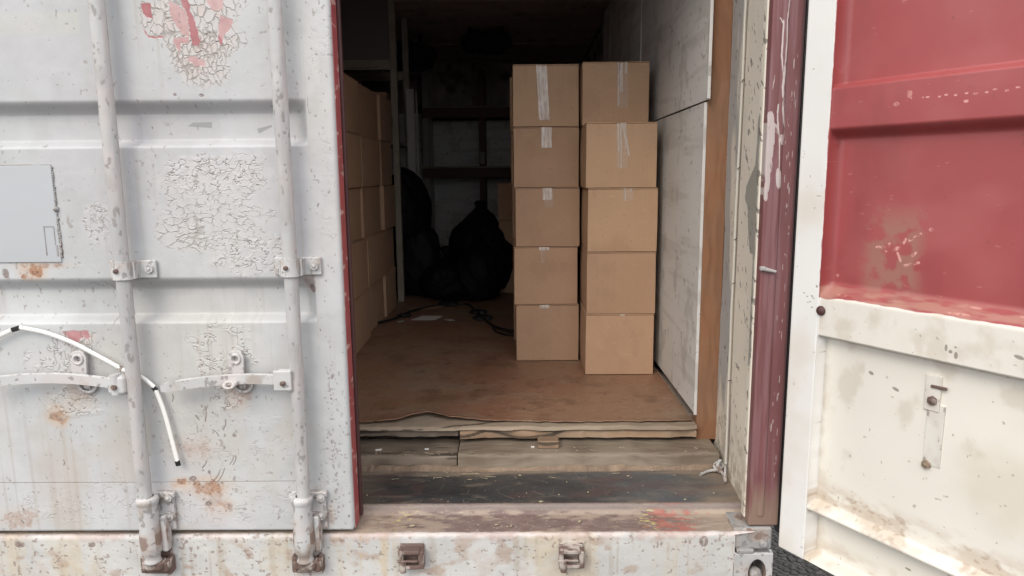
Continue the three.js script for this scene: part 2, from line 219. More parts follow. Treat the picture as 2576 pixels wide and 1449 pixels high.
const railTex = mk(2048, 336, RX0, 0, RX1, RV1, (x, v, o, p) => {
  const n = fbm(x * 4 + 3, v * 9, 4), n2 = fbm(x * 45, v * 60, 4), fine = hash2(x * 7000, v * 7000);
  const b = 0.52 * (0.84 + 0.3 * n) * (0.98 + 0.04 * fine); o.r = b; o.g = b * 0.985; o.b = b * 0.955; o.h = 0.55 + 0.25 * (n2 - 0.5); o.k = 0.55 + 0.25 * n2;
  const col = fbm(x * 9 + 40, 1.7 + v * 1.2, 4), str = fbm(x * 60, v * 2.5 + 5, 3);
  o.mix(0.56, 0.46, 0.31, sst(0.46, 0.82, col + (str - 0.5) * 0.3 + (n2 - 0.5) * 0.25) * 0.6); o.mix(0.38, 0.33, 0.28, sst(0.55, 0.8, str + 0.25 * (n2 - 0.5)) * 0.5); { const ru = sst(0.6, 0.74, fbm(x * 16 + 130, v * 22, 5)); o.mix(0.36, 0.23, 0.15, ru * 0.55); } o.mix(0.60, 0.59, 0.57, sst(0.5, 0.7, fbm(x * 13 + 77, v * 13, 4)) * 0.55); o.mix(0.56, 0.42, 0.22, sst(0.13, 0.0, Math.abs(x - 0.04)) * sst(0.4, 0.65, str + 0.3 * (n2 - 0.5)) * 0.6); { const fc = sst(0.72, 0.76, fbm(x * 95 + 5, v * 95, 4) + 0.045 * sst(0.17, 0.24, v) + 0.10 * (fbm(x * 6 + 3, v * 9 + 40, 3) - 0.5) + 0.03 * sst(0.3, -0.3, x)); o.mix(0.27, 0.2, 0.17, fc * 0.7); o.h -= fc * 0.15; }
  if (v > 0.235 && v < 0.262) o.mix(0.64, 0.56, 0.54, 0.7 * sst(0.011, 0.003, Math.abs(v - 0.2505 + 0.006 * (n2 - 0.5))) * sst(0.3, 0.5, fbm(x * 30, 3, 3)));
  if (v > 0.2) { const k = sst(0.222, 0.252, v + (fbm(x * 55, v * 55 + 3, 4) - 0.5) * 0.045); o.mix(0.42, 0.29, 0.25, k * 0.55 * sst(0.35, 0.6, fbm(x * 14, 7, 3))); }
  const c = railChips[p] / 255 * sst(0.25, 0.5, fbm(x * 160, v * 160, 3)); o.mix(0.21, 0.15, 0.13, c * 0.8); o.h -= c * 0.2;
  if (v > 0.255) { // ledge: worn through to maroon primer and dirt, paint splashes
    const k = sst(0.255, 0.264, v + (n2 - 0.5) * 0.012), e = fbm(x * 26, v * 70, 4), dirt = fbm(x * 5 + 90, v * 20, 4);
    o.mix(lerp(0.12, 0.25, e), lerp(0.075, 0.18, e), lerp(0.07, 0.155, e), k * 0.95);
    o.mix(0.40, 0.32, 0.25, k * sst(0.5, 0.68, dirt + (e - 0.5) * 0.6) * 0.55);
    const edge = sst(0.9, 1.1, x) + sst(0.13, 0.0, x); o.mix(0.42, 0.34, 0.26, k * edge * 0.6);
    const ye = sst(0.62, 0.7, fbm(x * 60 + 13, v * 210, 5) + 0.24 * (sst(0.07, 0.01, Math.abs(x - 0.865)) + 0.8 * sst(0.12, 0.0, Math.abs(x - 0.13)) - 0.9)); o.mix(0.55, 0.47, 0.2, k * ye * 0.75);
    const re = sst(0.5, 0.6, fbm(x * 34 + 70, v * 130, 5) + 0.3 * sst(0.1, 0.01, Math.abs(x - 0.935)) - 0.2); o.mix(0.40, 0.13, 0.1, k * re * 0.7 * sst(0.16, 0.1, Math.abs(x - 0.95)));
    const fl = sst(0.72, 0.8, fbm(x * 140, v * 220, 3)); o.mix(0.45, 0.39, 0.34, k * fl * 0.6); o.mix(0.22, 0.18, 0.165, 0.8 * sst(0.362, 0.37, v) * sst(0.395, 0.385, v) * (0.5 + n)); o.h = lerp(o.h, e, k * 0.6); o.k = lerp(o.k, 0.6, k);
  }
});
M.rail = mat(railTex, 0.004);

// black threshold plate, scuffed and dusty
const plScr = canvasMask(1600, 384, -0.1, -0.46, 1.2, -0.08, (g) => {
  const r = rng(77); for (let i = 0; i < 330; i++) { const b = 30 + r() * r() * 150 | 0; g.strokeStyle = `rgb(${b},${b},${b})`; const x = r() * 1.3 - 0.1, z = -0.42 + r() * 0.32, l = 0.01 + r() * r() * 0.07, a = r() * 3.1; stroke(g, 0.0012 + r() * 0.0014, [[x, z], [x + Math.cos(a) * l * 0.5 + 0.004 * (r() - 0.5), z + Math.sin(a) * l * 0.5], [x + Math.cos(a) * l, z + Math.sin(a) * l]]); }
  for (let i = 0; i < 50; i++) { const b = 60 + r() * 165 | 0; g.fillStyle = `rgb(${b},${b},${b})`; blob(g, r() * 1.3 - 0.1, -0.40 + r() * 0.29, 0.0015 + r() * 0.004, 0.0012 + r() * 0.002, (r() - 0.5)); }
  g.strokeStyle = '#ddd'; for (const [x, z] of [[0.93, -0.135], [0.955, -0.135], [0.29, -0.13], [0.25, -0.13]]) { g.lineWidth = 0.002; g.beginPath(); g.ellipse(x, z, 0.009, 0.005, 0, 0, 6.3); g.stroke(); }
});
M.plate = mat(mk(1600, 384, -0.1, -0.46, 1.2, -0.08, (x, z, o, p) => {
  const n = fbm(x * 7, z * 14, 4), d = fbm(x * 9 + 30, z * 26, 5), m = fbm(x * 50, z * 90, 3);
  const b = lerp(0.028, 0.06, n); o.r = b; o.g = b * 1.01; o.b = b * 1.05; o.k = 0.22 + 0.3 * m; o.h = 0.5 + 0.2 * (m - 0.5);
  const lip = sst(-0.335, -0.38, z + (d - 0.5) * 0.13) + sst(0.10, -0.05, x + (d - 0.5) * 0.25) * 0.6 + sst(0.96, 1.13, x + (d - 0.5) * 0.22) + sst(-0.15, -0.125, z + (d - 0.5) * 0.05) * 0.45;
  const dust = Math.min(1, lip * 0.9 + sst(0.55, 0.8, d) * 0.42); o.mix(0.27, 0.21, 0.155, dust * 0.8); o.mix(0.14, 0.155, 0.165, sst(0.5, 1.05, x + (d - 0.5) * 0.5) * 0.55 * (1 - dust)); o.mix(0.12, 0.06, 0.055, sst(0.6, 0.7, fbm(x * 8 + 3, z * 20 + 50, 3)) * 0.3); o.k = lerp(o.k, 0.85, dust); o.h += dust * 0.12;
  o.mix(0.46, 0.40, 0.31, plScr[p] / 255 * 0.5);
}), 0.003);

// right door, inner face: s along the door, y up
const SX0 = -0.02, SX1 = 1.16;
const rdMark = canvasMask(1100, 1504, SX0, DY0 - 0.06, SX1, DY1 - 0.06, (g) => { // dark marks on the cream paint
  const r = rng(31); blob(g, 0.205, 0.785, 0.007, 0.0045, -0.3); blob(g, 0.27, 0.76, 0.009, 0.004, -0.3); blob(g, 0.395, 0.895, 0.003, 0.008); blob(g, 0.405, 0.888, 0.004, 0.004); blob(g, 0.417, 0.882, 0.004, 0.008); blob(g, 0.415, 0.9, 0.003, 0.002); blob(g, 0.54, 0.905, 0.01, 0.004, -0.2);
  blob(g, 0.33, 0.31, 0.008, 0.003); blob(g, 0.06, 0.99, 0.003, 0.003); for (let i = 0; i < 9; i++) blob(g, 0.02 + r() * 0.04, 0.93 + r() * 0.04, 0.003, 0.0015); for (let i = 0; i < 26; i++) { g.fillStyle = '#777'; blob(g, r() * 1.1, 0.24 + r() * 0.7, 0.002 + r() * 0.003, 0.002 + r() * 0.002, r()); }
});
const rdPink = canvasMask(1100, 1504, SX0, DY0 - 0.06, SX1, DY1 - 0.06, (g) => { // scuffs down to pink primer
  const r = rng(32); for (const [x, y, a, l] of [[0.275, 1.125, 0.6, 0.03], [0.262, 1.118, 1.2, 0.01], [0.22, 1.095, 1.2, 0.02], [0.195, 1.103, 0.05, 0.022], [0.24, 1.10, 0.3, 0.012], [0.24, 1.105, 0.2, 0.012], [0.268, 1.065, 0.3, 0.034], [0.257, 1.075, 2.0, 0.02], [0.285, 1.09, 0.8, 0.01]]) stroke(g, 0.006, [[x, y], [x + Math.cos(a) * l, y + Math.sin(a) * l]]);
  for (let i = 0; i < 13; i++) blob(g, 0.27 + i * 0.019 + r() * 0.008, 1.445 + r() * 0.006, 0.003 + r() * 0.002, 0.002); blob(g, 0.39, 1.432, 0.005, 0.003);
  g.fillStyle = '#999'; for (let i = 0; i < 14; i++) blob(g, r() * 1.1, 1.0 + r() * 0.8, 0.004 + r() * 0.004, 0.004 + r() * 0.005); for (let i = 0; i < 5; i++) blob(g, 0.1 + r() * 0.6, 0.972 + r() * 0.02, 0.015, 0.002, -0.02);
});
M.creamPlate = mat(hardTex(63, 0.64, 0.7, 0.68), 0.002); M.creamPlate.color.setRGB(1, 0.96, 0.88);
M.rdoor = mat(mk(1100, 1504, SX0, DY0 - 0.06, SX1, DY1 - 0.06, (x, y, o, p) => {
  const n = fbm(x * 4, y * 4, 4), n2 = fbm(x * 40, y * 34, 4), fine = 0.985 + 0.03 * hash2(x * 8000, y * 8000);
  const cut = 0.966 + 0.006 * (fbm(x * 30, 3, 3) - 0.5) - 0.006 * sst(0.12, 0.08, x), red = sst(-0.0012, 0.0012, y - cut) * sst(0.0662, 0.0672, x + 0.003 * (fbm(y * 40, 8, 3) - 0.5));
  const w = 0.75 * (0.93 + 0.12 * n) * fine; o.r = w; o.g = w * 0.95; o.b = w * 0.855; if (x < 0.072) { o.r = w * 1.06; o.g = w * 1.045; o.b = w * 1.015; }
  const dirt = sst(0.45, 0.8, fbm(x * 6 + 8, y * 5, 4)); o.mix(0.58, 0.50, 0.385, dirt * 0.42); o.mix(0.42, 0.33, 0.235, sst(0.56, 0.74, fbm(x * 13 + 31, y * 11 + 5, 5)) * 0.3 * (x > 0.075)); { const sp = sst(0.82, 0.85, fbm(x * 80 + 5, y * 80, 3) + 0.08 * (fbm(x * 5 + 9, y * 5, 2) - 0.5)); o.mix(0.3, 0.23, 0.17, sp * 0.6); }
  const ledge = 1.25 * (x > 0.0705) * sst(0.06, 0.0, Math.abs(y - 0.4 - 0.02 * n2)) * sst(0.4, 0.7, fbm(x * 20, y * 40, 3) + 0.15); o.mix(0.45, 0.34, 0.235, Math.min(1, ledge) * 0.5); o.mix(0.3, 0.17, 0.1, Math.min(1, ledge) * sst(0.58, 0.7, fbm(x * 60, y * 90, 4)) * 0.4); o.mix(0.46, 0.36, 0.26, (x > 0.0705) * sst(0.30, 0.24, y) * sst(0.4, 0.65, fbm(x * 16, y * 30, 4)) * 0.6);
  o.mix(0.45, 0.36, 0.27, sst(0.075, 0.06, x) * sst(0.062, 0.07, x) * 0 + sst(0.1, 0.07, x) * sst(0.07, 0.074, x) * 0.35 * sst(0.35, 0.7, n2));
  o.h = 0.5 + 0.12 * (n2 - 0.5); o.k = 0.42 + 0.15 * n2;
  const m = rdMark[p] / 255; o.mix(0.22, 0.19, 0.15, m * 0.8 * (1 - red)); o.h -= m * 0.15;
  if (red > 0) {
    const q = 0.93 + 0.14 * n, rr = 0.345 * q, gg = 0.070 * q, bb = 0.071 * q; o.mix(rr, gg, bb, red); o.mix(0.40, 0.115, 0.112, red * 0.4 * sst(0.5, 0.72, fbm(x * 5 + 40, y * 6, 4))); o.mix(0.26, 0.06, 0.06, red * 0.4 * sst(0.54, 0.74, fbm(x * 9 + 3, y * 3 + 70, 4))); o.mix(0.48, 0.2, 0.185, red * 0.4 * sst(0.845, 0.87, fbm(x * 22 + y * 70, y * 110 - x * 34, 3) + 0.1 * (fbm(x * 6, y * 5 + 20, 2) - 0.5))); o.mix(0.2, 0.06, 0.055, red * 0.5 * sst(0.83, 0.86, fbm(x * 70 + 90, y * 70, 3)));
    const scuff = sst(0.09, 0.045, Math.abs(x - 0.235)) * sst(0.15, 0.06, Math.abs(y - 1.08)) * sst(0.35, 0.55, fbm(x * 30, y * 30 + 4, 4)); o.mix(0.33, 0.17, 0.13, scuff * red * 0.7);
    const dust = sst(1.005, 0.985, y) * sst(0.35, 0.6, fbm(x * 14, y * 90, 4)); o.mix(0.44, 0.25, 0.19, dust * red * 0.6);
    o.mix(0.72, 0.38, 0.33, rdPink[p] / 255 * 0.8 * red * sst(0.3, 0.55, fbm(x * 130, y * 130, 3))); o.k = lerp(o.k, 0.36 + 0.14 * n2, red);
  }
}), 0.002);

// jamb + post on the right
const jambPatch = canvasMask(400, 1504, -0.56, 0.2, 0.02, 2.0, (g) => { const q = (pts) => { g.beginPath(); pts.forEach((p, i) => (i ? g.lineTo(p[0], p[1]) : g.moveTo(p[0], p[1]))); g.fill(); };
  q([[-0.25, 1.215], [-0.235, 1.25], [-0.2, 1.28], [-0.16, 1.31], [-0.15, 1.44], [-0.11, 1.47], [-0.06, 1.44], [-0.055, 1.05], [-0.165, 1.05], [-0.19, 1.09], [-0.21, 1.18]]); q([[-0.13, 1.05], [-0.06, 1.05], [-0.05, 0.75], [-0.08, 0.72], [-0.11, 0.85]]); });
M.jamb = mat(mk(400, 1504, -0.56, 0.2, 0.02, 2.0, (z, y, o, p) => {
  const n = fbm(z * 9, y * 5, 4), n2 = fbm(z * 60, y * 40, 4), b = 0.74 * (0.9 + 0.2 * n); o.r = b; o.g = b * 0.92; o.b = b * 0.79; o.h = 0.5 + 0.2 * (n2 - 0.5); o.k = 0.55;
  const ps = jambPatch[Math.min(601599, Math.max(0, p + 400 * Math.round(14 * (n2 - 0.5)) + Math.round(12 * (n2 - 0.5))))] / 255; o.mix(0.27, 0.265, 0.24, ps * 0.9); o.h -= ps * 0.12;
  const bl = sst(-0.31, -0.34, z + 0.02 * (n - 0.5)) * sst(0.35, 0.5, fbm(z * 10 + 50, y * 2.6, 3)); o.mix(0.36, 0.375, 0.385, bl * 0.8);
  const tick = sst(0.73, 0.78, fbm(z * 50, y * 60 + z * 40, 3) + sst(-0.12, -0.08, z) * 0.08); o.mix(0.12, 0.1, 0.085, tick * 0.75); o.h -= tick * 0.2;
  o.mix(0.34, 0.27, 0.2, sst(0.6, 0.3, y + (n - 0.5) * 0.2) * 0.6 * sst(0.35, 0.6, n2));
}), 0.003);
const postScr = canvasMask(256, 1504, 1.14, 0.2, 1.24, 2.0, (g) => { const r = rng(61), c = (pts) => pts.map(([x, y]) => [1.148 + (x - 680 + 0.048 * y) / 250 * 0.077, 1.733 - 0.00035 * y]);
  stroke(g, 0.0032, c([[745, 130], [770, 190], [765, 300], [758, 420], [768, 570]])); stroke(g, 0.0045, c([[822, 20], [800, 150], [802, 300], [785, 500]])); stroke(g, 0.006, c([[785, 500], [768, 640], [772, 800], [790, 1010]])); stroke(g, 0.003, c([[735, 760], [728, 900], [742, 1100], [740, 1430]])); stroke(g, 0.0022, c([[705, 570], [690, 630]]));
  g.fillStyle = '#ddd'; for (const [x, y, w, h] of [[675, 900, 18, 60], [660, 1000, 34, 60], [650, 1080, 30, 80], [640, 1180, 30, 90], [636, 1290, 22, 90], [630, 1390, 14, 70], [690, 960, 24, 40], [770, 1040, 20, 26], [740, 1330, 16, 60]]) { const [[a, b]] = c([[x, y]]); blob(g, a, b, w * 0.0005, h * 0.0005, 0.1); }
  g.fillStyle = '#999'; for (let i = 0; i < 46; i++) blob(g, 1.213 + (r() - 0.5) * 0.02, 0.4 + r() * 1.2, 0.0008 + r() * 0.0012, 0.002 + r() * 0.012, 0); });
M.post = mat(mk(256, 1504, 1.14, 0.2, 1.24, 2.0, (x, y, o, p) => {
  const n = fbm(x * 40, y * 6, 4), n2 = fbm(x * 120, y * 30, 4), q = 0.85 + 0.3 * n; o.r = 0.175 * q; o.g = 0.066 * q; o.b = 0.068 * q; o.h = 0.5 + 0.2 * (n2 - 0.5); o.k = 0.4 + 0.22 * n2;
  o.mix(0.24, 0.13, 0.14, sst(0.45, 0.65, fbm(x * 90 + 4, y * 4 + 8, 3)) * 0.5);
  const sc = postScr[Math.min(385023, Math.max(0, p + Math.round(9 * (n2 - 0.5)) + 256 * Math.round(20 * (fbm(x * 160, y * 60, 3) - 0.5))))] / 255; o.mix(0.60, 0.54, 0.52, sc * 0.8 * sst(0.28, 0.45, n2)); o.h += sc * 0.15;
  o.mix(0.07, 0.04, 0.04, sst(1.226, 1.232, x + 0.006 * (n2 - 0.5)) * 0.8);
  o.mix(0.26, 0.18, 0.135, sst(0.42, 0.3, y + (n - 0.5) * 0.16) * 0.85);
}), 0.003);

const woodTex = (seed, c0, c1, dirt, L = 0.8) => mk(768, 256, 0, 0, L, 0.25, (x, y, o) => {
  const w = fbm(x * 3 + seed, y * 14, 3), g = fbm(x * 5 + seed, y * 150 + w * 12, 4), g2 = vn(x * 14 + seed, y * 420 + w * 20), k = 0.6 * g + 0.4 * g2;
  o.r = lerp(c0[0], c1[0], k); o.g = lerp(c0[1], c1[1], k); o.b = lerp(c0[2], c1[2], k); o.h = k; o.k = 0.75;
  const d = sst(0.45, 0.7, fbm(x * 12 + seed * 2, y * 22, 4)); o.mix(0.30, 0.25, 0.19, d * dirt); const cr = (dirt > 0.2) * sst(0.7, 0.75, fbm(x * 3.4 + 33 + seed, y * 150 + w * 9, 3)); o.mix(0.04, 0.03, 0.022, cr * 0.85); o.mix(0.12, 0.085, 0.06, sst(0.55, 0.75, fbm(x * 7 + seed, y * 40, 4)) * 0.45 * Math.min(1, dirt * 2)); o.h -= cr * 0.5;
});
M.stud = mat(woodTex(4, [0.17, 0.075, 0.036], [0.32, 0.152, 0.078], 0.12), 0.001);
M.plank = mat(woodTex(12, [0.11, 0.082, 0.06], [0.31, 0.245, 0.185], 0.45), 0.003);
M.batten = mat(woodTex(23, [0.20, 0.125, 0.08], [0.40, 0.27, 0.17], 0.25), 0.002);
M.pale2 = mat(woodTex(51, [0.24, 0.18, 0.13], [0.40, 0.315, 0.235], 0.35), 0.002);
M.rackWood = mat(woodTex(37, [0.20, 0.17, 0.13], [0.36, 0.31, 0.25], 0.3), 0.002);
M.darkPly = plain(0.16, 0.125, 0.13, 0.8);
M.redBeam = plain(0.10, 0.028, 0.022, 0.6);
M.dirt = mat(mk(512, 128, 0, 0, 0.8, 0.2, (x, y, o) => { const n = fbm(x * 40, y * 60, 5), m = vn(x * 260, y * 260); o.r = lerp(0.15, 0.34, n); o.g = lerp(0.105, 0.25, n); o.b = lerp(0.075, 0.18, n); o.mix(0.36, 0.31, 0.24, sst(0.82, 0.9, m) * 0.25); o.h = n * 0.7 + m * 0.3; o.k = 0.95; }), 0.006);

M.floor = mat(mk(1024, 1024, -1.2, -2.6, 1.2, -0.4, (x, z, o) => {
  const n = fbm(x * 3.2 + 2, z * 3.2, 4), n2 = fbm(x * 26, z * 26, 4), fine = hash2(x * 900, z * 900); const b = 0.9 + 0.2 * n2 + 0.05 * (fine - 0.5);
  o.r = 0.27 * b; o.g = 0.155 * b; o.b = 0.098 * b; o.mix(0.25, 0.11, 0.066, sst(0.42, 0.7, n) * 0.55); o.mix(0.27, 0.205, 0.145, sst(0.5, 0.75, fbm(x * 4 + 30, z * 5, 4)) * 0.45); o.mix(0.14, 0.075, 0.045, sst(0.6, 0.78, fbm(x * 9 + 70, z * 9, 4)) * 0.5);
  const sc = sst(0.8, 0.88, fbm(x * 50, z * 120, 2)); o.mix(0.45, 0.36, 0.28, sc * 0.35); o.k = 0.34 + 0.22 * n2; o.h = 0.5 + 0.12 * (n2 - 0.5); { const gr = sst(0.68, 0.75, fbm(x * 75 + 2, z * 95, 3)); o.mix(0.36, 0.27, 0.2, gr * 0.35); const dk = sst(0.7, 0.76, fbm(x * 48 + 60, z * 60, 4)); o.mix(0.1, 0.055, 0.038, dk * 0.5); const ar = sst(0.72, 0.77, fbm(x * 8 + z * 30, z * 60 - x * 14, 3)); o.mix(0.34, 0.22, 0.15, ar * 0.4); }
}), 0.002);
M.panel = mat(mk(1024, 512, 0, 0, 2.4, 1.2, (x, y, o) => {
  const n = fbm(x * 3 + 6, y * 3, 4), n2 = fbm(x * 24, y * 30, 4), st = fbm(x * 3, y * 26, 3); const b = 0.66 * (0.86 + 0.28 * n); o.r = b; o.g = b * 0.97; o.b = b * 0.93;
  o.mix(0.40, 0.37, 0.33, sst(0.5, 0.75, st) * 0.35); const mk2 = sst(0.75, 0.8, fbm(x * 34 + 7, y * 44, 3)); o.mix(0.25, 0.23, 0.21, mk2 * 0.5); const sm = sst(0.62, 0.74, fbm(x * 10 + 70, y * 7, 4)); o.mix(0.36, 0.33, 0.29, sm * 0.4); o.h = 0.5 + 0.2 * (n2 - 0.5); o.k = 0.6 + 0.2 * n2;
}), 0.002);
M.steelIn = mat(mk(256, 256, 0, 0, 1, 1, (x, y, o) => { const n = fbm(x * 6, y * 6, 5), b = 0.30 * (0.7 + 0.6 * n); o.r = b * 1.12; o.g = b * 0.95; o.b = b * 0.88; o.mix(0.07, 0.035, 0.025, sst(0.55, 0.75, fbm(x * 9 + 8, y * 9, 4)) * 0.6); o.h = n; o.k = 0.7; }, THREE.RepeatWrapping), 0.002);
M.steelOut = mat(hardTex(41, 0.66, 0.7, 0.55), 0.002);
M.card = []; {
  const t = mk(512, 512, 0, 0, 0.6, 0.6, (x, y, o) => { const n = fbm(x * 9, y * 9, 4), f = vn(x * 330, y * 3), g = hash2(x * 1200, y * 1200), b = (0.92 + 0.14 * n) * (0.985 + 0.03 * f) * (0.97 + 0.06 * g); o.r = 0.47 * b; o.g = 0.298 * b; o.b = 0.187 * b; o.mix(0.39, 0.235, 0.15, sst(0.55, 0.8, fbm(x * 16 + 9, y * 10, 4)) * 0.4); o.mix(0.56, 0.38, 0.27, sst(0.75, 0.8, fbm(x * 30 + 9, y * 140, 3)) * 0.3); o.mix(0.3, 0.19, 0.12, sst(0.78, 0.82, fbm(x * 90 + 40, y * 70, 3)) * 0.35); o.h = 0.5 + 0.25 * (f - 0.5) + 0.1 * (n - 0.5); o.k = 0.78 + 0.1 * n; });
  for (const k of [1, 0.94, 1.06, 0.98, 1.03]) { const m = mat(t, 0.0012); m.color.setRGB(k, k * (0.99 + 0.02 * (k > 1)), k); M.card.push(m); }
}
M.tape = mat(mk(128, 512, 0, 0, 0.05, 0.25, (x, y, o) => { const s = fbm(x * 320, y * 14, 4), c = fbm(x * 60 + 5, y * 40, 3), k = sst(0.3, 0.7, 0.65 * s + 0.35 * c); o.r = lerp(0.52, 0.76, k); o.g = lerp(0.40, 0.66, k); o.b = lerp(0.31, 0.60, k); o.h = s * 0.7 + c * 0.3; o.k = 0.12 + 0.22 * c; }), 0.0018);
M.tape.color.setRGB(0.92, 0.92, 0.92);
M.clearTape = new THREE.MeshPhysicalMaterial({ roughness: 0.22, transparent: true, opacity: 0.16, bumpMap: M.tape.bumpMap, bumpScale: 0.002 }); M.clearTape.color.setRGB(0.8, 0.72, 0.66);
M.grime = mat(hardTex(77, 0.52, 0.58, 0.30, 0.85), 0.006);
M.redEdge = mat(mk(128, 1024, 0, 0, 0.12, 1.8, (x, y, o) => { const n = fbm(x * 30, y * 12, 4), q = 0.85 + 0.3 * n; o.r = 0.40 * q; o.g = 0.095 * q; o.b = 0.10 * q; const c = sst(0.69, 0.74, fbm(x * 110, y * 26 + 4, 3)); o.mix(0.66, 0.45, 0.42, c * 0.8); o.mix(0.2, 0.11, 0.1, sst(0.68, 0.75, fbm(x * 60 + 9, y * 20, 3)) * 0.6); o.h = n - c * 0.2; o.k = 0.45; }), 0.002);
M.gasket = plain(0.075, 0.03, 0.03, 0.6);
M.ceil = mat({ map: M.panel.map, bumpMap: M.panel.bumpMap, roughnessMap: M.panel.roughnessMap }, 0.002); M.ceil.color.setRGB(1, 0.84, 0.84);
M.backPanel = mat({ map: M.panel.map, bumpMap: M.panel.bumpMap, roughnessMap: M.panel.roughnessMap }, 0.002); M.backPanel.color.setRGB(1.1, 1.11, 1.13);
M.black = plain(0.012, 0.012, 0.013, 0.5);
M.sack = new THREE.MeshPhysicalMaterial({ roughness: 0.6, specularIntensity: 0.35 }); M.sack.color.setRGB(0.006, 0.006, 0.008);
M.cloth = plain(0.012, 0.012, 0.014, 0.95);
M.white = mat(mk(128, 128, 0, 0, 0.1, 0.1, (x, y, o) => { const n = fbm(x * 60, y * 60, 4), b = 0.86 * (0.92 + 0.1 * n); o.r = b; o.g = b * 0.985; o.b = b * 0.95; o.k = 0.45; o.h = n; }), 0.0008);
M.paper = plain(0.62, 0.6, 0.57, 0.8);
M.crumb = plain(0.38, 0.32, 0.22, 0.9);
M.pale = plain(0.36, 0.34, 0.33, 0.8);
M.cable = plain(0.55, 0.52, 0.46, 0.6);
M.hatch = mat(mk(256, 384, 0, 0, 0.2, 0.3, (x, y, o) => { const n = fbm(x * 12 + 3, y * 12, 4), b = 0.455 * (0.94 + 0.1 * n); o.r = b * 0.965; o.g = b * 0.995; o.b = b * 1.035; o.mix(0.48, 0.48, 0.46, sst(0.5, 0.7, fbm(x * 9 + 20, y * 7, 3)) * 0.35); o.h = n; o.k = 0.5; }), 0.001);

// ------------------------------------------------------------------ the setting
{
  const g = grid(60, 60, (i, j) => { const x = (i - 0.5) * 120, z = (j - 0.5) * 120; return [x, -0.03 + 0.03 * fbm(x * 0.6, z * 0.6, 3), -z, x, -z]; });
  const t = mk(512, 512, 0, 0, 1.5, 1.5, (x, y, o) => { const w = worley(x * 40, y * 40), n = fbm(x * 5, y * 5, 4), b = 0.075 * (0.6 + 0.5 * w[2]) * (0.8 + 0.4 * n); o.r = b * 1.05; o.g = b * 0.98; o.b = b * 0.88; o.h = sst(0, 0.5, w[1]); o.k = 0.95; });
  for (const k of Object.values(t)) k.repeat.set(1 / 1.5, 1 / 1.5);
  const o = new THREE.Mesh(g, mat(t, 0.02)); o.name = 'ground'; o.userData.kind = 'structure'; o.receiveShadow = true; scene.add(o);
}

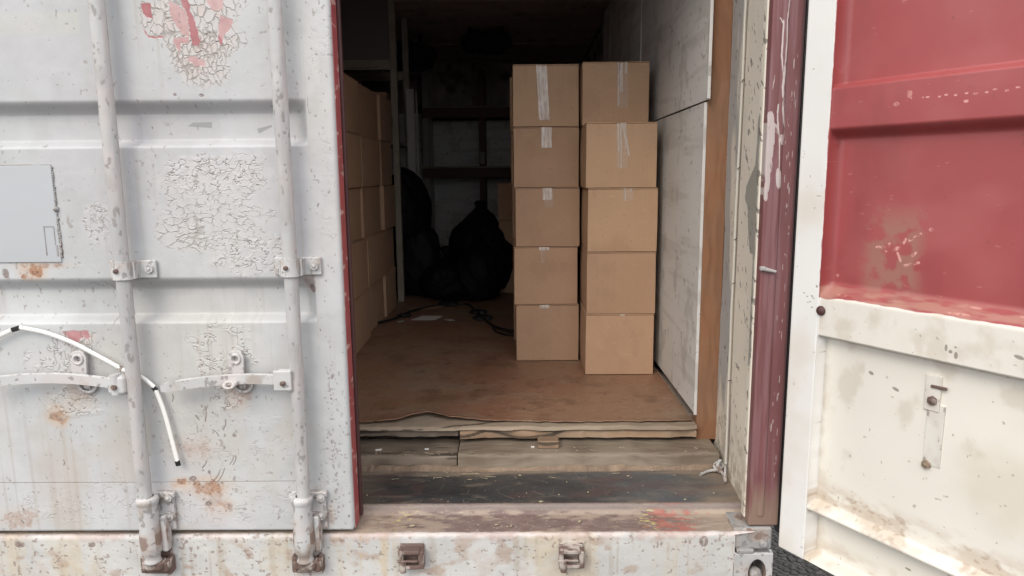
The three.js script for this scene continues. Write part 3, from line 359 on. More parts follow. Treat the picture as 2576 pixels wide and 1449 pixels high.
// ------------------------------------------------------------------ the shipping container
const box = thing('shipping_container', 'weathered pale grey shipping container with its left door shut and its right door swung open', 'shipping container');
const bands = [[0.886, 1.016], [1.366, 1.491], [1.842, 1.967]];
const bandf = (y, top, bot) => { let m = 0; for (const [a, b] of bands) m = Math.max(m, sst(a, a + bot, y) * sst(b, b - top, y)); return m; };
{ // left door: pressed sheet with recessed bands, closing edge, bottom edge
  const ys = []; for (let y = 0.272; y < 2.54;) { ys.push(y); let near = 9; for (const [a, b] of bands) near = Math.min(near, Math.abs(y - a), Math.abs(y - b)); y += near < 0.045 ? 0.003 : 0.02; } ys.push(2.54);
  const xs = []; for (let x = -1.165; x < -0.012;) { xs.push(x); x += (Math.abs(x + 0.08) < 0.016 || Math.abs(x + 1.084) < 0.016) ? 0.0018 : 0.022; } xs.push(-0.012);
  const dep = (x, y) => { const e = sst(-0.0775, -0.085, x) * sst(-1.0875, -1.08, x); return -0.036 * bandf(y, 0.04, 0.022) * e + 0.003 * (fbm(x * 3.5 + 9, y * 3.5, 3) - 0.5) * e - 0.0016 * sst(0.006, 0.0, Math.abs(x + 0.08)); };
  const face = grid(xs.length - 1, ys.length - 1, (i, j) => { const x = xs[Math.round(i * (xs.length - 1))], y = ys[Math.round(j * (ys.length - 1))]; return [x, y, dep(x, y), 0, 0]; });
  // rolled rims: the sheet turns back at the closing edge (right) and at the foot
  const rim = grid(6, 90, (i, j) => { const a = i * Math.PI / 2, y = lerp(0.272, 2.54, j); return [-0.012 + 0.012 * Math.sin(a), y, -0.012 + 0.012 * Math.cos(a), 0, 0]; });
  const foot = grid(70, 5, (i, j) => { const a = (1 - j) * Math.PI / 2, x = lerp(-1.165, -0.004, i); return [x, 0.272 - 0.006 * Math.sin(a), -0.006 + 0.006 * Math.cos(a), 0, 0]; });
  const back = span(-1.165, -0.004, 0.268, 2.54, -0.058, -0.045, 0.002);
  const under = span(-1.165, -0.003, 0.2675, 0.273, -0.057, -0.006, 0.001);
  const door = part('door', doorUV(join([face, rim, foot, back, under])), M.door, box, 'closed left door in flaking pale grey paint with two locking bars');
  part('door_edge', [uvBox(span(-0.006, 0.0015, 0.2665, 2.54, -0.062, -0.013, 0.001)), uvBox(span(-0.03, -0.004, 0.27, 2.54, -0.105, -0.0625, 0.004))], M.redEdge, door, 'red painted closing edge of the left door');
  part('door_gasket', [uvBox(span(-0.0045, 0.006, 0.268, 2.54, -0.098, -0.082, 0.004))], M.gasket, door);
  // locking bars and their fittings
  for (const bx of [-0.58, -0.128]) {
    const left = bx < -0.4;
    part('locking_bar', uvBox(grid(26, 240, (i, j) => { const a = -i * Math.PI * 2, y = lerp(0.39, 2.47, j), r = 0.0192 + 0.0016 * (fbm(Math.cos(a) * 1.2 + bx * 9 + 5, y * 5 + Math.sin(a), 3) - 0.5) * 2 + 0.0011 * (fbm(Math.cos(a) * 3 + bx * 9, y * 26 + Math.sin(a) * 3, 3) - 0.5); return [bx + Math.cos(a) * r, y, 0.043 + Math.sin(a) * r, 0, 0]; })), M.bar, door);
    const gy = left ? 1.04 : 1.045, gx = bx;
    const sad = new THREE.CylinderGeometry(0.027, 0.027, 0.046, 20, 1, true, -Math.PI / 2 - 0.15, Math.PI + 0.3).translate(gx, gy, 0.04), sadIn = new THREE.CylinderGeometry(0.0215, 0.0215, 0.0462, 20, 1, true, -Math.PI / 2 - 0.15, Math.PI + 0.3).translate(gx, gy, 0.04);
    const caps = [-1, 1].map((s) => new THREE.RingGeometry(0.0215, 0.027, 20, 1, 0, Math.PI).rotateX(Math.PI / 2 * s).translate(gx, gy + s * 0.0231, 0.04));
    part('bar_bracket', uvBox(join([rbox(0.128, 0.05, 0.009, gx - 0.022 + 0.032, gy, 0.0065, 0.004, 2), rbox(0.011, 0.046, 0.036, gx - 0.026, gy, 0.024, 0.002), rbox(0.011, 0.046, 0.036, gx + 0.026, gy, 0.024, 0.002), sad, sadIn, ...caps])), M.hard, door);
    part('bolt', uvBox(bolt(gx + 0.056, gy + 0.001, 0.011, 0.012)), M.hard, door); part('bolt', uvBox(bolt(gx - 0.042, gy - 0.006, 0.011, 0.007)), M.hard, door);
    part('bolt', uvBox(bolt(gx - 0.004, gy + 0.002, 0.066, 0.006)), M.rust, door);
    // foot housing
    const hx = bx + (left ? 0.006 : -0.006);
    part('foot_housing', uvBox(join([rbox(0.094, 0.118, 0.012, hx + 0.012, 0.335, 0.006, 0.005, 2), rbox(0.104, 0.02, 0.016, hx + 0.012, 0.384, 0.009, 0.006, 2), rbox(0.098, 0.02, 0.018, hx + 0.012, 0.322, 0.009, 0.006, 2),
      lathe([[0.0175, 0.395], [0.028, 0.392], [0.031, 0.384], [0.029, 0.374], [0.0265, 0.37], [0.0275, 0.30], [0.0295, 0.285], [0.0305, 0.25], [0.028, 0.228], [0.022, 0.219], [0.0205, 0.21], [0.0215, 0.203], [0.024, 0.199], [0.022, 0.193], [0.0001, 0.19]].map((p) => [p[0], p[1]]), hx, 0, 0.043, 22),
      rbox(0.02, 0.11, 0.034, hx + 0.034, 0.275, 0.022, 0.008, 2), rbox(0.016, 0.09, 0.03, hx - 0.028, 0.27, 0.02, 0.006, 2)])), M.cam, door);
    for (const [ox, oy] of [[0.043, 0.378], [0.043, 0.322], [-0.031, 0.378]]) part('bolt', uvBox(bolt(hx + ox + Math.sign(ox) * 0.004, oy, 0.016, 0.0125)), M.cam, door);
    part('cam_head', uvBox(join([rbox(0.052, 0.03, 0.04, hx + 0.004, 0.184, 0.036, 0.01, 2), rbox(0.024, 0.034, 0.03, hx + 0.03, 0.176, 0.03, 0.008, 2), rbox(0.016, 0.024, 0.03, hx - 0.028, 0.18, 0.028, 0.006, 2)])), M.rust, door);
  }
  // handles: flat bar, hinge block on the bar, hasp above, seal ring below
  const handle = (x1, y1, x0, y0, bend, z, x2) => { const pts = []; for (let i = 0; i <= 24; i++) { const t = i / 24; pts.push(V(lerp(x1, x0, t), lerp(y1, y0, t) + bend * Math.sin(t * Math.PI), z - 0.012 * Math.sin(t * Math.PI))); } const P = [], h = 0.0148, d = 0.005; pts.forEach((p, i) => { const e = i === 24 ? 0.011 : h; P.push([[p.x, p.y + e, p.z - d], [p.x, p.y + e - 0.002, p.z + d], [p.x, p.y - e + 0.002, p.z + d], [p.x, p.y - e, p.z - d]]); }); const g = grid(24, 4, (i, j) => { const q = P[Math.round(i * 24)][Math.round(j * 4) % 4]; return [...q, 0, 0]; }); const last = P[24], cap = grid(1, 1, (i, j) => { const q = last[i ? (j ? 2 : 1) : (j ? 3 : 0)]; return [...q, 0, 0]; }); return [g.toNonIndexed(), cap]; };
  for (const [bx, hs] of [[-0.128, [-0.145, 0.737, -0.497, 0.717, 0.009, 0.058]], [-0.58, [-0.61, 0.728, -0.99, 0.735, 0.012, 0.058]]]) {
    const l = bx < -0.4; const g = join(handle(...hs)); g.computeVertexNormals();
    part('handle', uvBox(g), M.hard, door);
    const cx = l ? -0.622 : -0.160, cy = l ? 0.727 : 0.738;
    part('handle_hub', uvBox(join(l ? [rbox(0.05, 0.056, 0.034, cx + 0.004, cy, 0.05, 0.012, 3), rod(V(cx, cy + 0.03, 0.058), V(cx, cy - 0.026, 0.058), 0.014, 0.012, 14), rbox(0.03, 0.04, 0.02, bx - 0.02, cy, 0.045, 0.005, 2)] : [rbox(0.05, 0.057, 0.026, cx, cy, 0.056, 0.004, 2), rbox(0.03, 0.046, 0.02, bx - 0.016, cy, 0.046, 0.004, 2)])), M.hard, door);
    part('rivet', uvBox(bolt(cx + 0.002, cy - (l ? 0.004 : 0.006), l ? 0.068 : 0.068, 0.0075)), M.rust, door);
    const kx = l ? -0.742 : -0.303, ky = l ? 0.792 : 0.79;
    const tab = new THREE.Shape(); tab.absarc(0, 0, 0.021, 0, Math.PI, false); tab.lineTo(-0.019, -0.062); tab.lineTo(0.017, -0.062); tab.closePath(); const hole = new THREE.Path(); hole.absarc(0, -0.002, 0.0085, 0, Math.PI * 2, true); tab.holes.push(hole);
    part('hasp', uvBox(join([new THREE.ExtrudeGeometry(tab, { depth: 0.007, bevelEnabled: true, bevelSize: 0.002, bevelThickness: 0.002, bevelSegments: 2, curveSegments: 12 }).translate(kx, ky, 0.012), rbox(0.034, 0.03, 0.012, kx + 0.002, ky - 0.005, 0.006, 0.005, 2), ...(l ? [] : [rbox(0.03, 0.012, 0.05, kx + 0.002, ky - 0.06, 0.04, 0.004, 2), new THREE.TorusGeometry(0.013, 0.006, 8, 18).scale(1, 0.7, 1).rotateX(-0.5).translate(kx - 0.004, ky - 0.064, 0.066)])])), M.hard, door);
    part('rivet', uvBox(new THREE.TorusGeometry(0.0125, 0.004, 8, 18).translate(kx, ky - 0.002, 0.022)), M.hard, door);
    part('seal_ring', uvBox(join([new THREE.TorusGeometry(0.026, 0.0045, 8, 24, Math.PI * 1.15).rotateZ(Math.PI * 0.95).translate(kx + 0.012, ky - 0.075, 0.008), rbox(0.02, 0.022, 0.012, kx + 0.01, ky - 0.08, 0.006, 0.005, 2)])), M.hard, door);
  }
  // patch plate at the left edge with its weld bead and little tag
  part('patch_plate', uvBox(span(-0.95, -0.769, 1.06, 1.322, -0.004, 0.0042, 0.0015), 1, -1), M.hatch, door, 'bluish grey plate welded on the left door');
  const bead = []; const rb = rng(9); for (let y = 1.075; y < 1.318; y += 0.0065) bead.push(new THREE.SphereGeometry(0.0025 + rb() * 0.0026 * sst(1.3, 1.12, y), 6, 5).scale(1, 1.4, 0.8).translate(-0.7675 + (rb() - 0.5) * 0.003, y, 0.002)); bead.push(new THREE.SphereGeometry(0.008, 8, 6).translate(-0.768, 1.205, 0.002));
  bead.push(rod(V(-0.93, 1.3235, 0.0015), V(-0.77, 1.3225, 0.0015), 0.0022, 0.0022, 6));
  part('weld_bead', uvBox(join(bead)), M.grime, door);
  const tg = [rbox(0.0025, 0.078, 0.002, -0.806, 1.118, 0.0045, 0.0008), rbox(0.028, 0.0025, 0.002, -0.793, 1.158, 0.0045, 0.0008), rbox(0.0025, 0.05, 0.002, -0.779, 1.132, 0.0045, 0.0008), rbox(0.005, 0.03, 0.002, -0.776, 1.092, 0.0045, 0.0008)];
  part('tag_outline', uvBox(join(tg)), M.grime, door);
}
{ // right door, turned about its hinges; built along local x, inner face towards local +z
  const w = 1.165, ys = []; for (let y = 0.222; y < 2.52;) { ys.push(y); let near = 9; for (const e of [0.858, 0.967, 1.003, 1.385, 1.50, 1.85, 1.97, 0.345, 0.375, 0.40, 0.24]) near = Math.min(near, Math.abs(y - e)); y += near < 0.03 ? 0.003 : 0.02; } ys.push(2.52);
  const rb2 = [[0.85, 1.004, 0.012, 0.045], [1.366, 1.506, 0.03, 0.016], [1.842, 1.982, 0.03, 0.016]];
  const prof = (y) => { let m = 0; for (const [a, b, s0, s1] of rb2) m = Math.max(m, sst(a, a + s0, y) * sst(b, b - s1, y)); let z = lerp(-0.036, -0.002, m); if (y < 0.5) { z += 0.034 * sst(0.395, 0.377, y) * sst(0.355, 0.372, y); if (y < 0.36) z -= 0.012 * sst(0.372, 0.35, y); z = lerp(z, -0.002, sst(0.24, 0.224, y)); } return z; };
  const nx = 50, xs = [0.0705, 0.0715]; for (let i = 1; i <= nx; i++) xs.push(lerp(0.0715, w - 0.075, i / nx));
  const face = grid(xs.length - 1, ys.length - 1, (i, j) => { const k = Math.round(i * (xs.length - 1)), x = xs[k], y = ys[Math.round(j * (ys.length - 1))]; const z = prof(y) + 0.008 * (fbm(x * 4, y * 3.4 + 20, 4) - 0.5) * sst(0.08, 0.2, x); return [x, y, k ? Math.min(z, -0.0005) : -0.0005, 0, 0]; });
  const R = (g) => uvMap(g, (x, y) => [(x - SX0) / (SX1 - SX0), (y - 0.20) / 1.6]);
  const stile = span(-0.016, 0.0704, 0.218, 2.52, -0.06, 0.0, 0.006), far = span(w - 0.075, w, 0.218, 2.52, -0.06, 0, 0.006), backSheet = span(0.0, w - 0.005, 0.225, 2.515, -0.062, -0.052, 0.001);
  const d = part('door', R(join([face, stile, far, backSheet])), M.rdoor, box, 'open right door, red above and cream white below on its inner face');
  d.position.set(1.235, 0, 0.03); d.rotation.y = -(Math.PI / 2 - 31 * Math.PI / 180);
  part('reinforcing_plate', uvBox(join([rbox(0.036, 0.085, 0.008, 0.36, 0.775, -0.033, 0.002), rbox(0.04, 0.15, 0.008, 0.370, 0.675, -0.0355, 0.001)])), M.creamPlate, d);
  part('bolt', uvBox(join([bolt(0.362, 0.758, -0.031, 0.011), rbox(0.036, 0.007, 0.007, 0.39, 0.785, -0.028, 0.002).rotateZ(0.02)])), M.rust, d);
  part('bolt', uvBox(bolt(0.36, 0.60, -0.033, 0.010)), M.dirt, d);
  part('plug', uvBox(join([lathe([[0.0001, 0.009], [0.006, 0.009], [0.012, 0.004], [0.013, 0]], 0, 0, 0, 14).rotateX(Math.PI / 2).translate(0.077, 0.928, 0)])), M.gasket, d);
  part('clip', uvBox(rbox(0.05, 0.05, 0.02, 0.565, 1.02, -0.028, 0.006, 2)), M.hard, d);
  for (const hy of [0.42, 1.95]) part('hinge', uvBox(join([rod(V(-0.004, hy - 0.05, -0.045), V(-0.004, hy + 0.05, -0.045), 0.016), rbox(0.1, 0.08, 0.01, 0.05, hy, -0.068, 0.003)])), M.steelOut, d);
}
{ // sill rail, threshold, floor
  const pr = [[0, -0.02], [0, 0.236], [-0.002, 0.246], [-0.007, 0.251], [-0.02, 0.2525], [-0.06, 0.2545], [-0.1, 0.258], [-0.110, 0.262], [-0.113, 0.276], [-0.117, 0.284], [-0.124, 0.286], [-0.131, 0.284], [-0.135, 0.2805]];
  const len = [-0.02]; for (let i = 1; i < pr.length; i++) len.push(len[i - 1] + Math.hypot(pr[i][0] - pr[i - 1][0], pr[i][1] - pr[i - 1][1]));
  const nx = 160, rail = grid(nx, pr.length - 1, (i, j) => { const k = Math.round(j * (pr.length - 1)), x = lerp(-1.11, k > 2 ? 1.168 : 1.109, i), q = pr[k]; const wob = 0.003 * (fbm(x * 9, k * 0.3, 3) - 0.5) + (k > 1 && k < 5 ? 0.003 * (fbm(x * 50, 4, 2) - 0.5) : 0); return [x, q[1] + wob * 0.7, q[0] + wob, (x - RX0) / (RX1 - RX0), len[k] / RV1]; });
  part('sill_rail', rail, M.rail, box, 'chipped pale grey bottom rail under the doors, its ledge worn to maroon');
  for (const kx of [0.168, 0.632]) {   // empty keepers under the open half
    part('keeper', uvBox(join([rbox(0.07, 0.075, 0.01, kx, 0.188, 0.004, 0.004, 2), rbox(0.014, 0.062, 0.034, kx - 0.03, 0.19, 0.02, 0.005, 2), rbox(0.016, 0.055, 0.03, kx + 0.029, 0.188, 0.018, 0.005, 2), rbox(0.05, 0.013, 0.032, kx, 0.213, 0.02, 0.004, 2), rbox(0.044, 0.013, 0.03, kx + 0.004, 0.167, 0.02, 0.004, 2), rod(V(kx - 0.024, 0.152, 0.032), V(kx - 0.024, 0.186, 0.032), 0.009, 0.009, 12), rod(V(kx - 0.04, 0.187, 0.034), V(kx + 0.018, 0.187, 0.034), 0.004, 0.004, 8)])), M.rust, box);
  }
  for (const kx of [-0.575, -0.135]) part('keeper', uvBox(join([rbox(0.075, 0.07, 0.01, kx, 0.183, 0.004, 0.004, 2), rbox(0.015, 0.05, 0.032, kx - 0.036, 0.176, 0.018, 0.005, 2), rbox(0.015, 0.05, 0.032, kx + 0.038, 0.172, 0.018, 0.005, 2), rbox(0.07, 0.014, 0.03, kx, 0.155, 0.016, 0.005, 2)])), M.rust, box);
  const plate = grid(120, 24, (i, j) => { const x = lerp(-1.17, 1.205, i), z = lerp(-0.13, -0.46, j); return [x, 0.2795 + 0.003 * (fbm(x * 6, z * 9, 3) - 0.5) - 0.0, z, (x + 0.1) / 1.3, (z + 0.46) / 0.38]; });
  part('threshold_plate', plate, M.plate, box, 'scuffed black steel plate along the threshold');
  // weathered planks with uneven front edges
  const plankGeo = (x0, x1, y0, y1, z0, z1, seed, n = 60) => {
    const sec = [[z1, y0], [z1, y1 - 0.012], [z1 - 0.004, y1 - 0.003], [z1 - 0.014, y1], [z0, y1]]; const g = grid(n, 4, (i, j) => { const k = Math.round(j * 4), x = lerp(x0, x1, i), e = fbm(x * 14 + seed, 3, 4) - 0.5, e2 = fbm(x * 40 + seed, 8, 3) - 0.5; return [x, sec[k][1] + (k > 0 ? 0.006 * e2 : 0), sec[k][0] + (k < 4 ? 0.022 * e + 0.006 * e2 : 0), 0, 0]; });
    return join([g, span(x0 + 0.001, x1 - 0.001, y0, y1 - 0.006, z0, z1 - 0.02, 0.002)]);
  };
  part('threshold_plank', uvBox(plankGeo(-1.16, 0.265, 0.2815, 0.326, -0.56, -0.405, 3)), M.plank, box); part('threshold_plank', uvBox(plankGeo(0.27, 1.172, 0.2815, 0.334, -0.56, -0.392, 9), 0.3, 0.11), M.plank, box);
  part('dirt', uvBox(grid(160, 8, (i, j) => { const x = lerp(-0.1, 1.19, i), z = lerp(-0.372, -0.402, j), h = fbm(x * 30, z * 60, 4); return [x, 0.279 + 0.02 * sst(0, 0.9, j) * (0.35 + 0.7 * h), z + 0.02 * (fbm(x * 18, 5, 3) - 0.5) * (1 - j), 0, 0]; })), M.dirt, box).userData.kind = 'stuff';
  part('subfloor', uvBox(plankGeo(-1.15, 1.12, 0.3835, 0.3955, -5.85, -0.492, 20, 160)), M.pale2, box);
  part('joist', uvBox(plankGeo(0.27, 1.118, 0.351, 0.381, -0.62, -0.500, 31, 120), 0.1), M.batten, box); part('joist', uvBox(plankGeo(-1.15, 0.262, 0.356, 0.381, -0.62, -0.510, 37, 120), 0.4, 0.05), M.plank, box);
  part('packing_block', uvBox(rbox(0.075, 0.03, 0.05, 0.585, 0.349, -0.462, 0.006, 2)), M.batten, box);
  // floor covering: a wavy, slightly lifted front edge
  const ez = (x) => -0.528 - 0.075 * Math.exp(-(((x - 0.14) / 0.085) ** 2)) - 0.018 * Math.exp(-(((x - 0.30) / 0.06) ** 2)) + 0.026 * (fbm(x * 9, 2, 4) - 0.5) + 0.018 * (fbm(x * 45, 6, 3) - 0.5);
  const lift = (x, t) => (0.006 + 0.011 * Math.exp(-(((x - 0.14) / 0.16) ** 2)) + 0.004 * vn(x * 12, 1)) * Math.exp(-t * 22);
  const top = grid(150, 60, (i, j) => { const x = lerp(-1.14, 1.112, i), t = j < 0.3 ? j * j * 1.6 : lerp(0.144, 5.3, (j - 0.3) / 0.7), z = ez(x) - t; return [x, 0.3985 + lift(x, t) + 0.002 * (fbm(x * 3, z * 3, 2) - 0.5), z, (x + 1.2) / 2.4, (z + 2.6) / 2.2]; });
  const lip = grid(150, 1, (i, j) => { const x = lerp(-1.14, 1.112, i), z = ez(x); return [x, 0.3985 + lift(x, 0) + 0.002 * (fbm(x * 3, z * 3, 2) - 0.5) - 0.0035 * j, z + 0.0002 * j, (x + 1.2) / 2.4, (z + 2.6) / 2.2 - 0.002 * j]; });
  part('floor_covering', [top, lip], M.floor, box, 'stained brown floor covering with a wavy lifted front edge');
  part('base_frame', uvBox(join([span(-1.2, 1.2, 0.02, 0.27, -5.99, -0.5, 0.01), span(-1.19, 1.19, 0.27, 0.376, -5.95, -0.68, 0.01), span(-1.2, -1.11, -0.02, 0.27, -0.5, -0.05, 0.005)])), M.steelIn, box);
}
{ // right corner post, jamb, lining, stud, cable runs apart
  const J = (g) => uvMap(g, (x, y, z) => [(z + 0.56) / 0.58, (y - 0.2) / 1.8]), Pm = (g) => uvMap(g, (x, y) => [(x - 1.14) / 0.10, (y - 0.2) / 1.8]);
  part('jamb', J(join([span(1.2, 1.206, 0.27, 2.5, -0.56, -0.05, 0.002), grid(8, 120, (i, j) => { const z = lerp(-0.55, -0.06, i), y = lerp(0.275, 2.48, j); return [lerp(1.199, 1.164, i) - 0.004 * sst(0.3, 0.7, fbm(z * 7, y * 3, 3)), y, z, 0, 0]; })])), M.jamb, box, 'grey beige painted steel jamb right of the opening');
  part('door_seal', J(join([span(1.146, 1.172, 0.275, 2.5, -0.075, -0.045, 0.006)])), M.jamb, box);
  part('corner_post', Pm(join([span(1.150, 1.238, 0.265, 2.5, -0.085, -0.016, 0.006), rod(V(1.184, 0.3, -0.021), V(1.184, 2.45, -0.021), 0.012, 0.012, 12), span(1.205, 1.227, 0.26, 2.5, -0.15, -0.03, 0.003)])), M.post, box, 'maroon corner post with whitish scrapes');
  part('hinge_gasket', [uvBox(span(1.2385, 1.249, 0.24, 2.5, -0.05, -0.018, 0.003))], M.black, box);
  part('corner_post', uvBox(span(-1.219, -1.166, 0.2, 2.5, -0.15, -0.005, 0.004)), M.steelOut, box);
  // corner casting with an oblong hole
  const casting = (cx, s) => { const sh = new THREE.Shape(); sh.moveTo(-0.054, -0.089); sh.lineTo(0.054, -0.089); sh.lineTo(0.054, 0.089); sh.lineTo(-0.054, 0.089); sh.closePath(); const h = new THREE.Path(); h.absellipse(0.012 * s, 0.026, 0.029, 0.050, 0, Math.PI * 2, true); sh.holes.push(h); return join([new THREE.ExtrudeGeometry(sh, { depth: 0.02, bevelEnabled: true, bevelSize: 0.003, bevelThickness: 0.003, bevelSegments: 2 }).translate(cx, 0.098, -0.018), span(cx - 0.054, cx + 0.054, 0.009, 0.187, -0.15, -0.1), span(cx - 0.0555, cx - 0.045, 0.009, 0.187, -0.15, -0.02), span(cx + 0.045, cx + 0.0555, 0.009, 0.187, -0.15, -0.02), span(cx - 0.054, cx + 0.054, 0.176, 0.190, -0.15, -0.0)]); };
  part('corner_casting', uvBox(casting(1.164, 1)), M.cam, box, 'pale corner casting with an oblong hole'); part('corner_casting', uvBox(casting(-1.164, -1)), M.cam, box);
  part('casting_block', uvBox(join([span(1.108, 1.222, 0.192, 0.262, -0.12, -0.012, 0.008), rbox(0.05, 0.014, 0.03, 1.14, 0.197, -0.008, 0.005, 2), rbox(0.022, 0.02, 0.02, 1.195, 0.214, -0.008, 0.006, 2)])), M.grime, box);
  part('sleeve', uvBox(join([lathe([[0.0001, 0.03], [0.018, 0.026], [0.026, 0.0], [0.026, -0.03]], 0, 0, 0, 16).rotateX(0.9).translate(1.18, 0.10, -0.035)])), M.cam, box);
  part('stud', uvBox(span(1.1225, 1.196, 0.333, 2.42, -0.585, -0.522, 0.003), 0, 0, 1, true).clone(), M.stud, box, 'orange brown timber post at the front of the wall lining');
  part('stud', uvBox(span(1.1225, 1.164, 0.393, 2.42, -1.86, -1.80, 0.003), 0, 0, 1, true), M.stud, box);
  part('stud', uvBox(span(1.1225, 1.164, 0.393, 2.42, -3.08, -3.02, 0.003), 0, 0, 1, true), M.stud, box);
  const pz = [[-1.80, -0.522], [-3.02, -1.803], [-3.36, -3.023]];
  const sheet = (z0, z1, y0, y1, seed, b0) => { const g = grid(24, 24, (i, j) => { const z = lerp(z1, z0, i), y = lerp(y0, y1, j); return [1.1145 + 0.006 * (fbm(z * 2 + seed, y * 2, 2) - 0.5) + b0 * (1 - j) ** 4, y, z, 0, 0]; }); return uvBox(join([g, span(1.117, 1.1224, y0, y1, z0, z1, 0.001), span(1.1115, 1.1219, y0 + 0.002, y1 - 0.002, z1 - 0.006, z1 + 0.0008, 0.0008)]), seed, seed * 0.3, 1 / 2.4); };
  for (const u of ['map', 'bumpMap', 'roughnessMap']) M.panel[u].repeat.set(1, 2);
  for (const [i, [z0, z1]] of pz.entries()) { part('wall_panel', sheet(z0 + 0.002, z1, 0.425, 1.521, i * 1.7, 0.004), M.panel, box); part('wall_panel', sheet(z0 + 0.002, z1 + (i ? 0 : 0.035), 1.527, 2.42, i * 1.7 + 5, 0), M.panel, box); }
  part('batten', uvBox(span(1.108, 1.13, 0.4, 2.42, -3.40, -3.362, 0.002), 0, 0, 1, true), M.rackWood, box);
}
{ // shell of the container: corrugated sides, back, roof, header
  const corr = (n, len, put) => { const g = grid(n * 4, 1, (i, j) => { const k = Math.round(i * n * 4), ph = k % 4, t = Math.floor(k / 4) / n + [0, 0.07 / (len / n), 0.14 / (len / n), 0.21 / (len / n)][ph] / n; return [...put(Math.min(1, t), ph === 1 || ph === 2 ? 0 : 1, j), 0, 0]; }); const f = g.toNonIndexed(); f.computeVertexNormals(); return uvBox(f); };
  const n = 20, L = 5.8;
  for (const s of [-1, 1]) part('side_wall', corr(n, L, (t, d, j) => [s * (1.178 + 0.03 * d), lerp(0.3, 2.5, j), -0.56 - t * (L - 0.44)]), M.steelIn, box);
  part('back_wall', corr(8, 2.4, (t, d, j) => [-1.2 + t * 2.4, lerp(0.3, 2.5, j), -5.93 - 0.03 * d]), M.steelIn, box);
  part('roof', [corr(n, L + 0.15, (t, d, j) => [lerp(-1.2, 1.2, j), 2.495 + 0.015 * d, -0.1 - t * (L + 0.05)]), uvBox(span(-1.219, 1.219, 2.515, 2.53, -6.0, -0.06))], M.steelIn, box);
  for (let k = 0; k < 5; k++) part('ceiling_panel', uvBox(span(-1.165, 1.165, 2.462 + 0.003 * (k % 2), 2.472 + 0.003 * (k % 2), -0.2 - (k + 1) * 1.14 + 0.004, -0.2 - k * 1.14, 0.002), k * 0.7, k, 1 / 2.4), M.ceil, box);
  part('shell', uvBox(join([span(-1.219, 1.219, -0.02, 2.52, -6.03, -5.985), span(-1.219, -1.211, 0.0, 2.52, -6, -0.12), span(1.211, 1.219, 0.0, 2.52, -6, -0.14)])), M.steelOut, box);
  part('header', uvBox(span(-1.219, 1.219, 2.5, 2.62, -0.16, 0.0, 0.006)), M.steelOut, box);
  for (const s of [-1, 1]) part('top_rail', uvBox(span(s * 1.19 - 0.03, s * 1.19 + 0.03, 2.47, 2.53, -6, -0.162, 0.004)), M.steelIn, box);
  for (const [x0, x1] of [[-1.17, -0.46], [-0.455, 0.115], [0.12, 0.8], [0.805, 1.17]]) part('back_panel', uvBox(span(x0, x1, 0.42, 1.95, -5.92, -5.905, 0.002), x0, 0, 1 / 2.4), M.backPanel, box);
}

// ------------------------------------------------------------------ things inside and on the container
// cardboard cartons
let cseed = 100;
function cartonBody(w, h, d, r) {
  const g = new THREE.BoxGeometry(w, h, d, 8, 8, 8), p = g.attributes.position, k = [...Array(8)].map(() => (r() - 0.5) * 0.005);
  for (let i = 0; i < p.count; i++) {
    let x = p.getX(i) / (w / 2), y = p.getY(i) / (h / 2), z = p.getZ(i) / (d / 2); const q = (x > 0 ? 1 : 0) + (y > 0 ? 2 : 0) + (z > 0 ? 4 : 0);
    const bul = (a, b) => 0.0035 * (1 - a * a) * (1 - b * b), soft = (Math.abs(x) > 0.99) + (Math.abs(y) > 0.99) + (Math.abs(z) > 0.99) > 1 ? 0.0012 : 0;
    const nx = x * w / 2 + (Math.abs(x) > 0.99 ? Math.sign(x) * bul(y, z) : 0) - Math.sign(x) * soft * (Math.abs(x) > 0.99) + k[q] * Math.abs(x * y) * 0.6;
    const ny = y * h / 2 - Math.sign(y) * soft * (Math.abs(y) > 0.99), nz = z * d / 2 + (Math.abs(z) > 0.99 ? Math.sign(z) * bul(x, y) : 0) - Math.sign(z) * soft * (Math.abs(z) > 0.99);
    p.setXYZ(i, nx, ny, nz);
  }
  g.computeVertexNormals(); return uvBox(g, r() * 3, r() * 3, 1 / 0.6);
}
// a strip of tape hanging down the front face from the top edge: x offset, width, length, slant
function tapeGeo(d, h, x, w, len, slant, seed) {
  return grid(6, 26, (i, j) => { const over = 0.03, s = j * (len + over) - over; const xx = x + (i - 0.5) * w + slant * Math.max(0, s) / len + 0.0012 * (vn(s * 60 + seed, i * 2) - 0.5); const wr = 0.0009 + 0.0011 * fbm(i * 5 + seed, s * 35, 3) + 0.0035 * (1 - Math.min(1, (2 * s / h - 1) ** 2)) * (s > 0) * (1 - (xx / 0.15) ** 2); return s < 0 ? [xx, h / 2 + 0.0036, d / 2 + s + 0.001, i * 1.0, j] : [xx, h / 2 + 0.0033 - s, d / 2 + wr, i, seed + s * 4]; });
}
function carton(x0, y0, zf, o = {}) {
  const w = o.w ?? 0.3, h = 0.2755, d = o.d ?? 0.4, r = rng(cseed++);
  const t = thing('cardboard_box', o.label, 'box', [x0 + w / 2, y0, zf - d / 2], o.turn ?? (r() - 0.5) * 0.02, o.group ?? 'cardboard boxes stacked in the container');
  const m = M.card[Math.floor(r() * M.card.length)];
  const body = part('carton', cartonBody(w, h - 0.006, d, r).translate(0, (h - 0.006) / 2, 0), m, t);
  for (const s of [-1, 1]) part('flap', uvBox(rbox(w - 0.001, 0.0045, d / 2 - 0.003, 0, h - 0.0036, s * d / 4, 0.0018), r(), r(), 1 / 0.6), m, body);
  for (const [kind, x, tw, len, sl] of o.tapes ?? []) part('tape_strip', tapeGeo(d, h - 0.006, x, tw, len, sl, r() * 5).translate(0, (h - 0.006) / 2, 0), kind === 'c' ? M.clearTape : M.tape, body);
  return t;
}
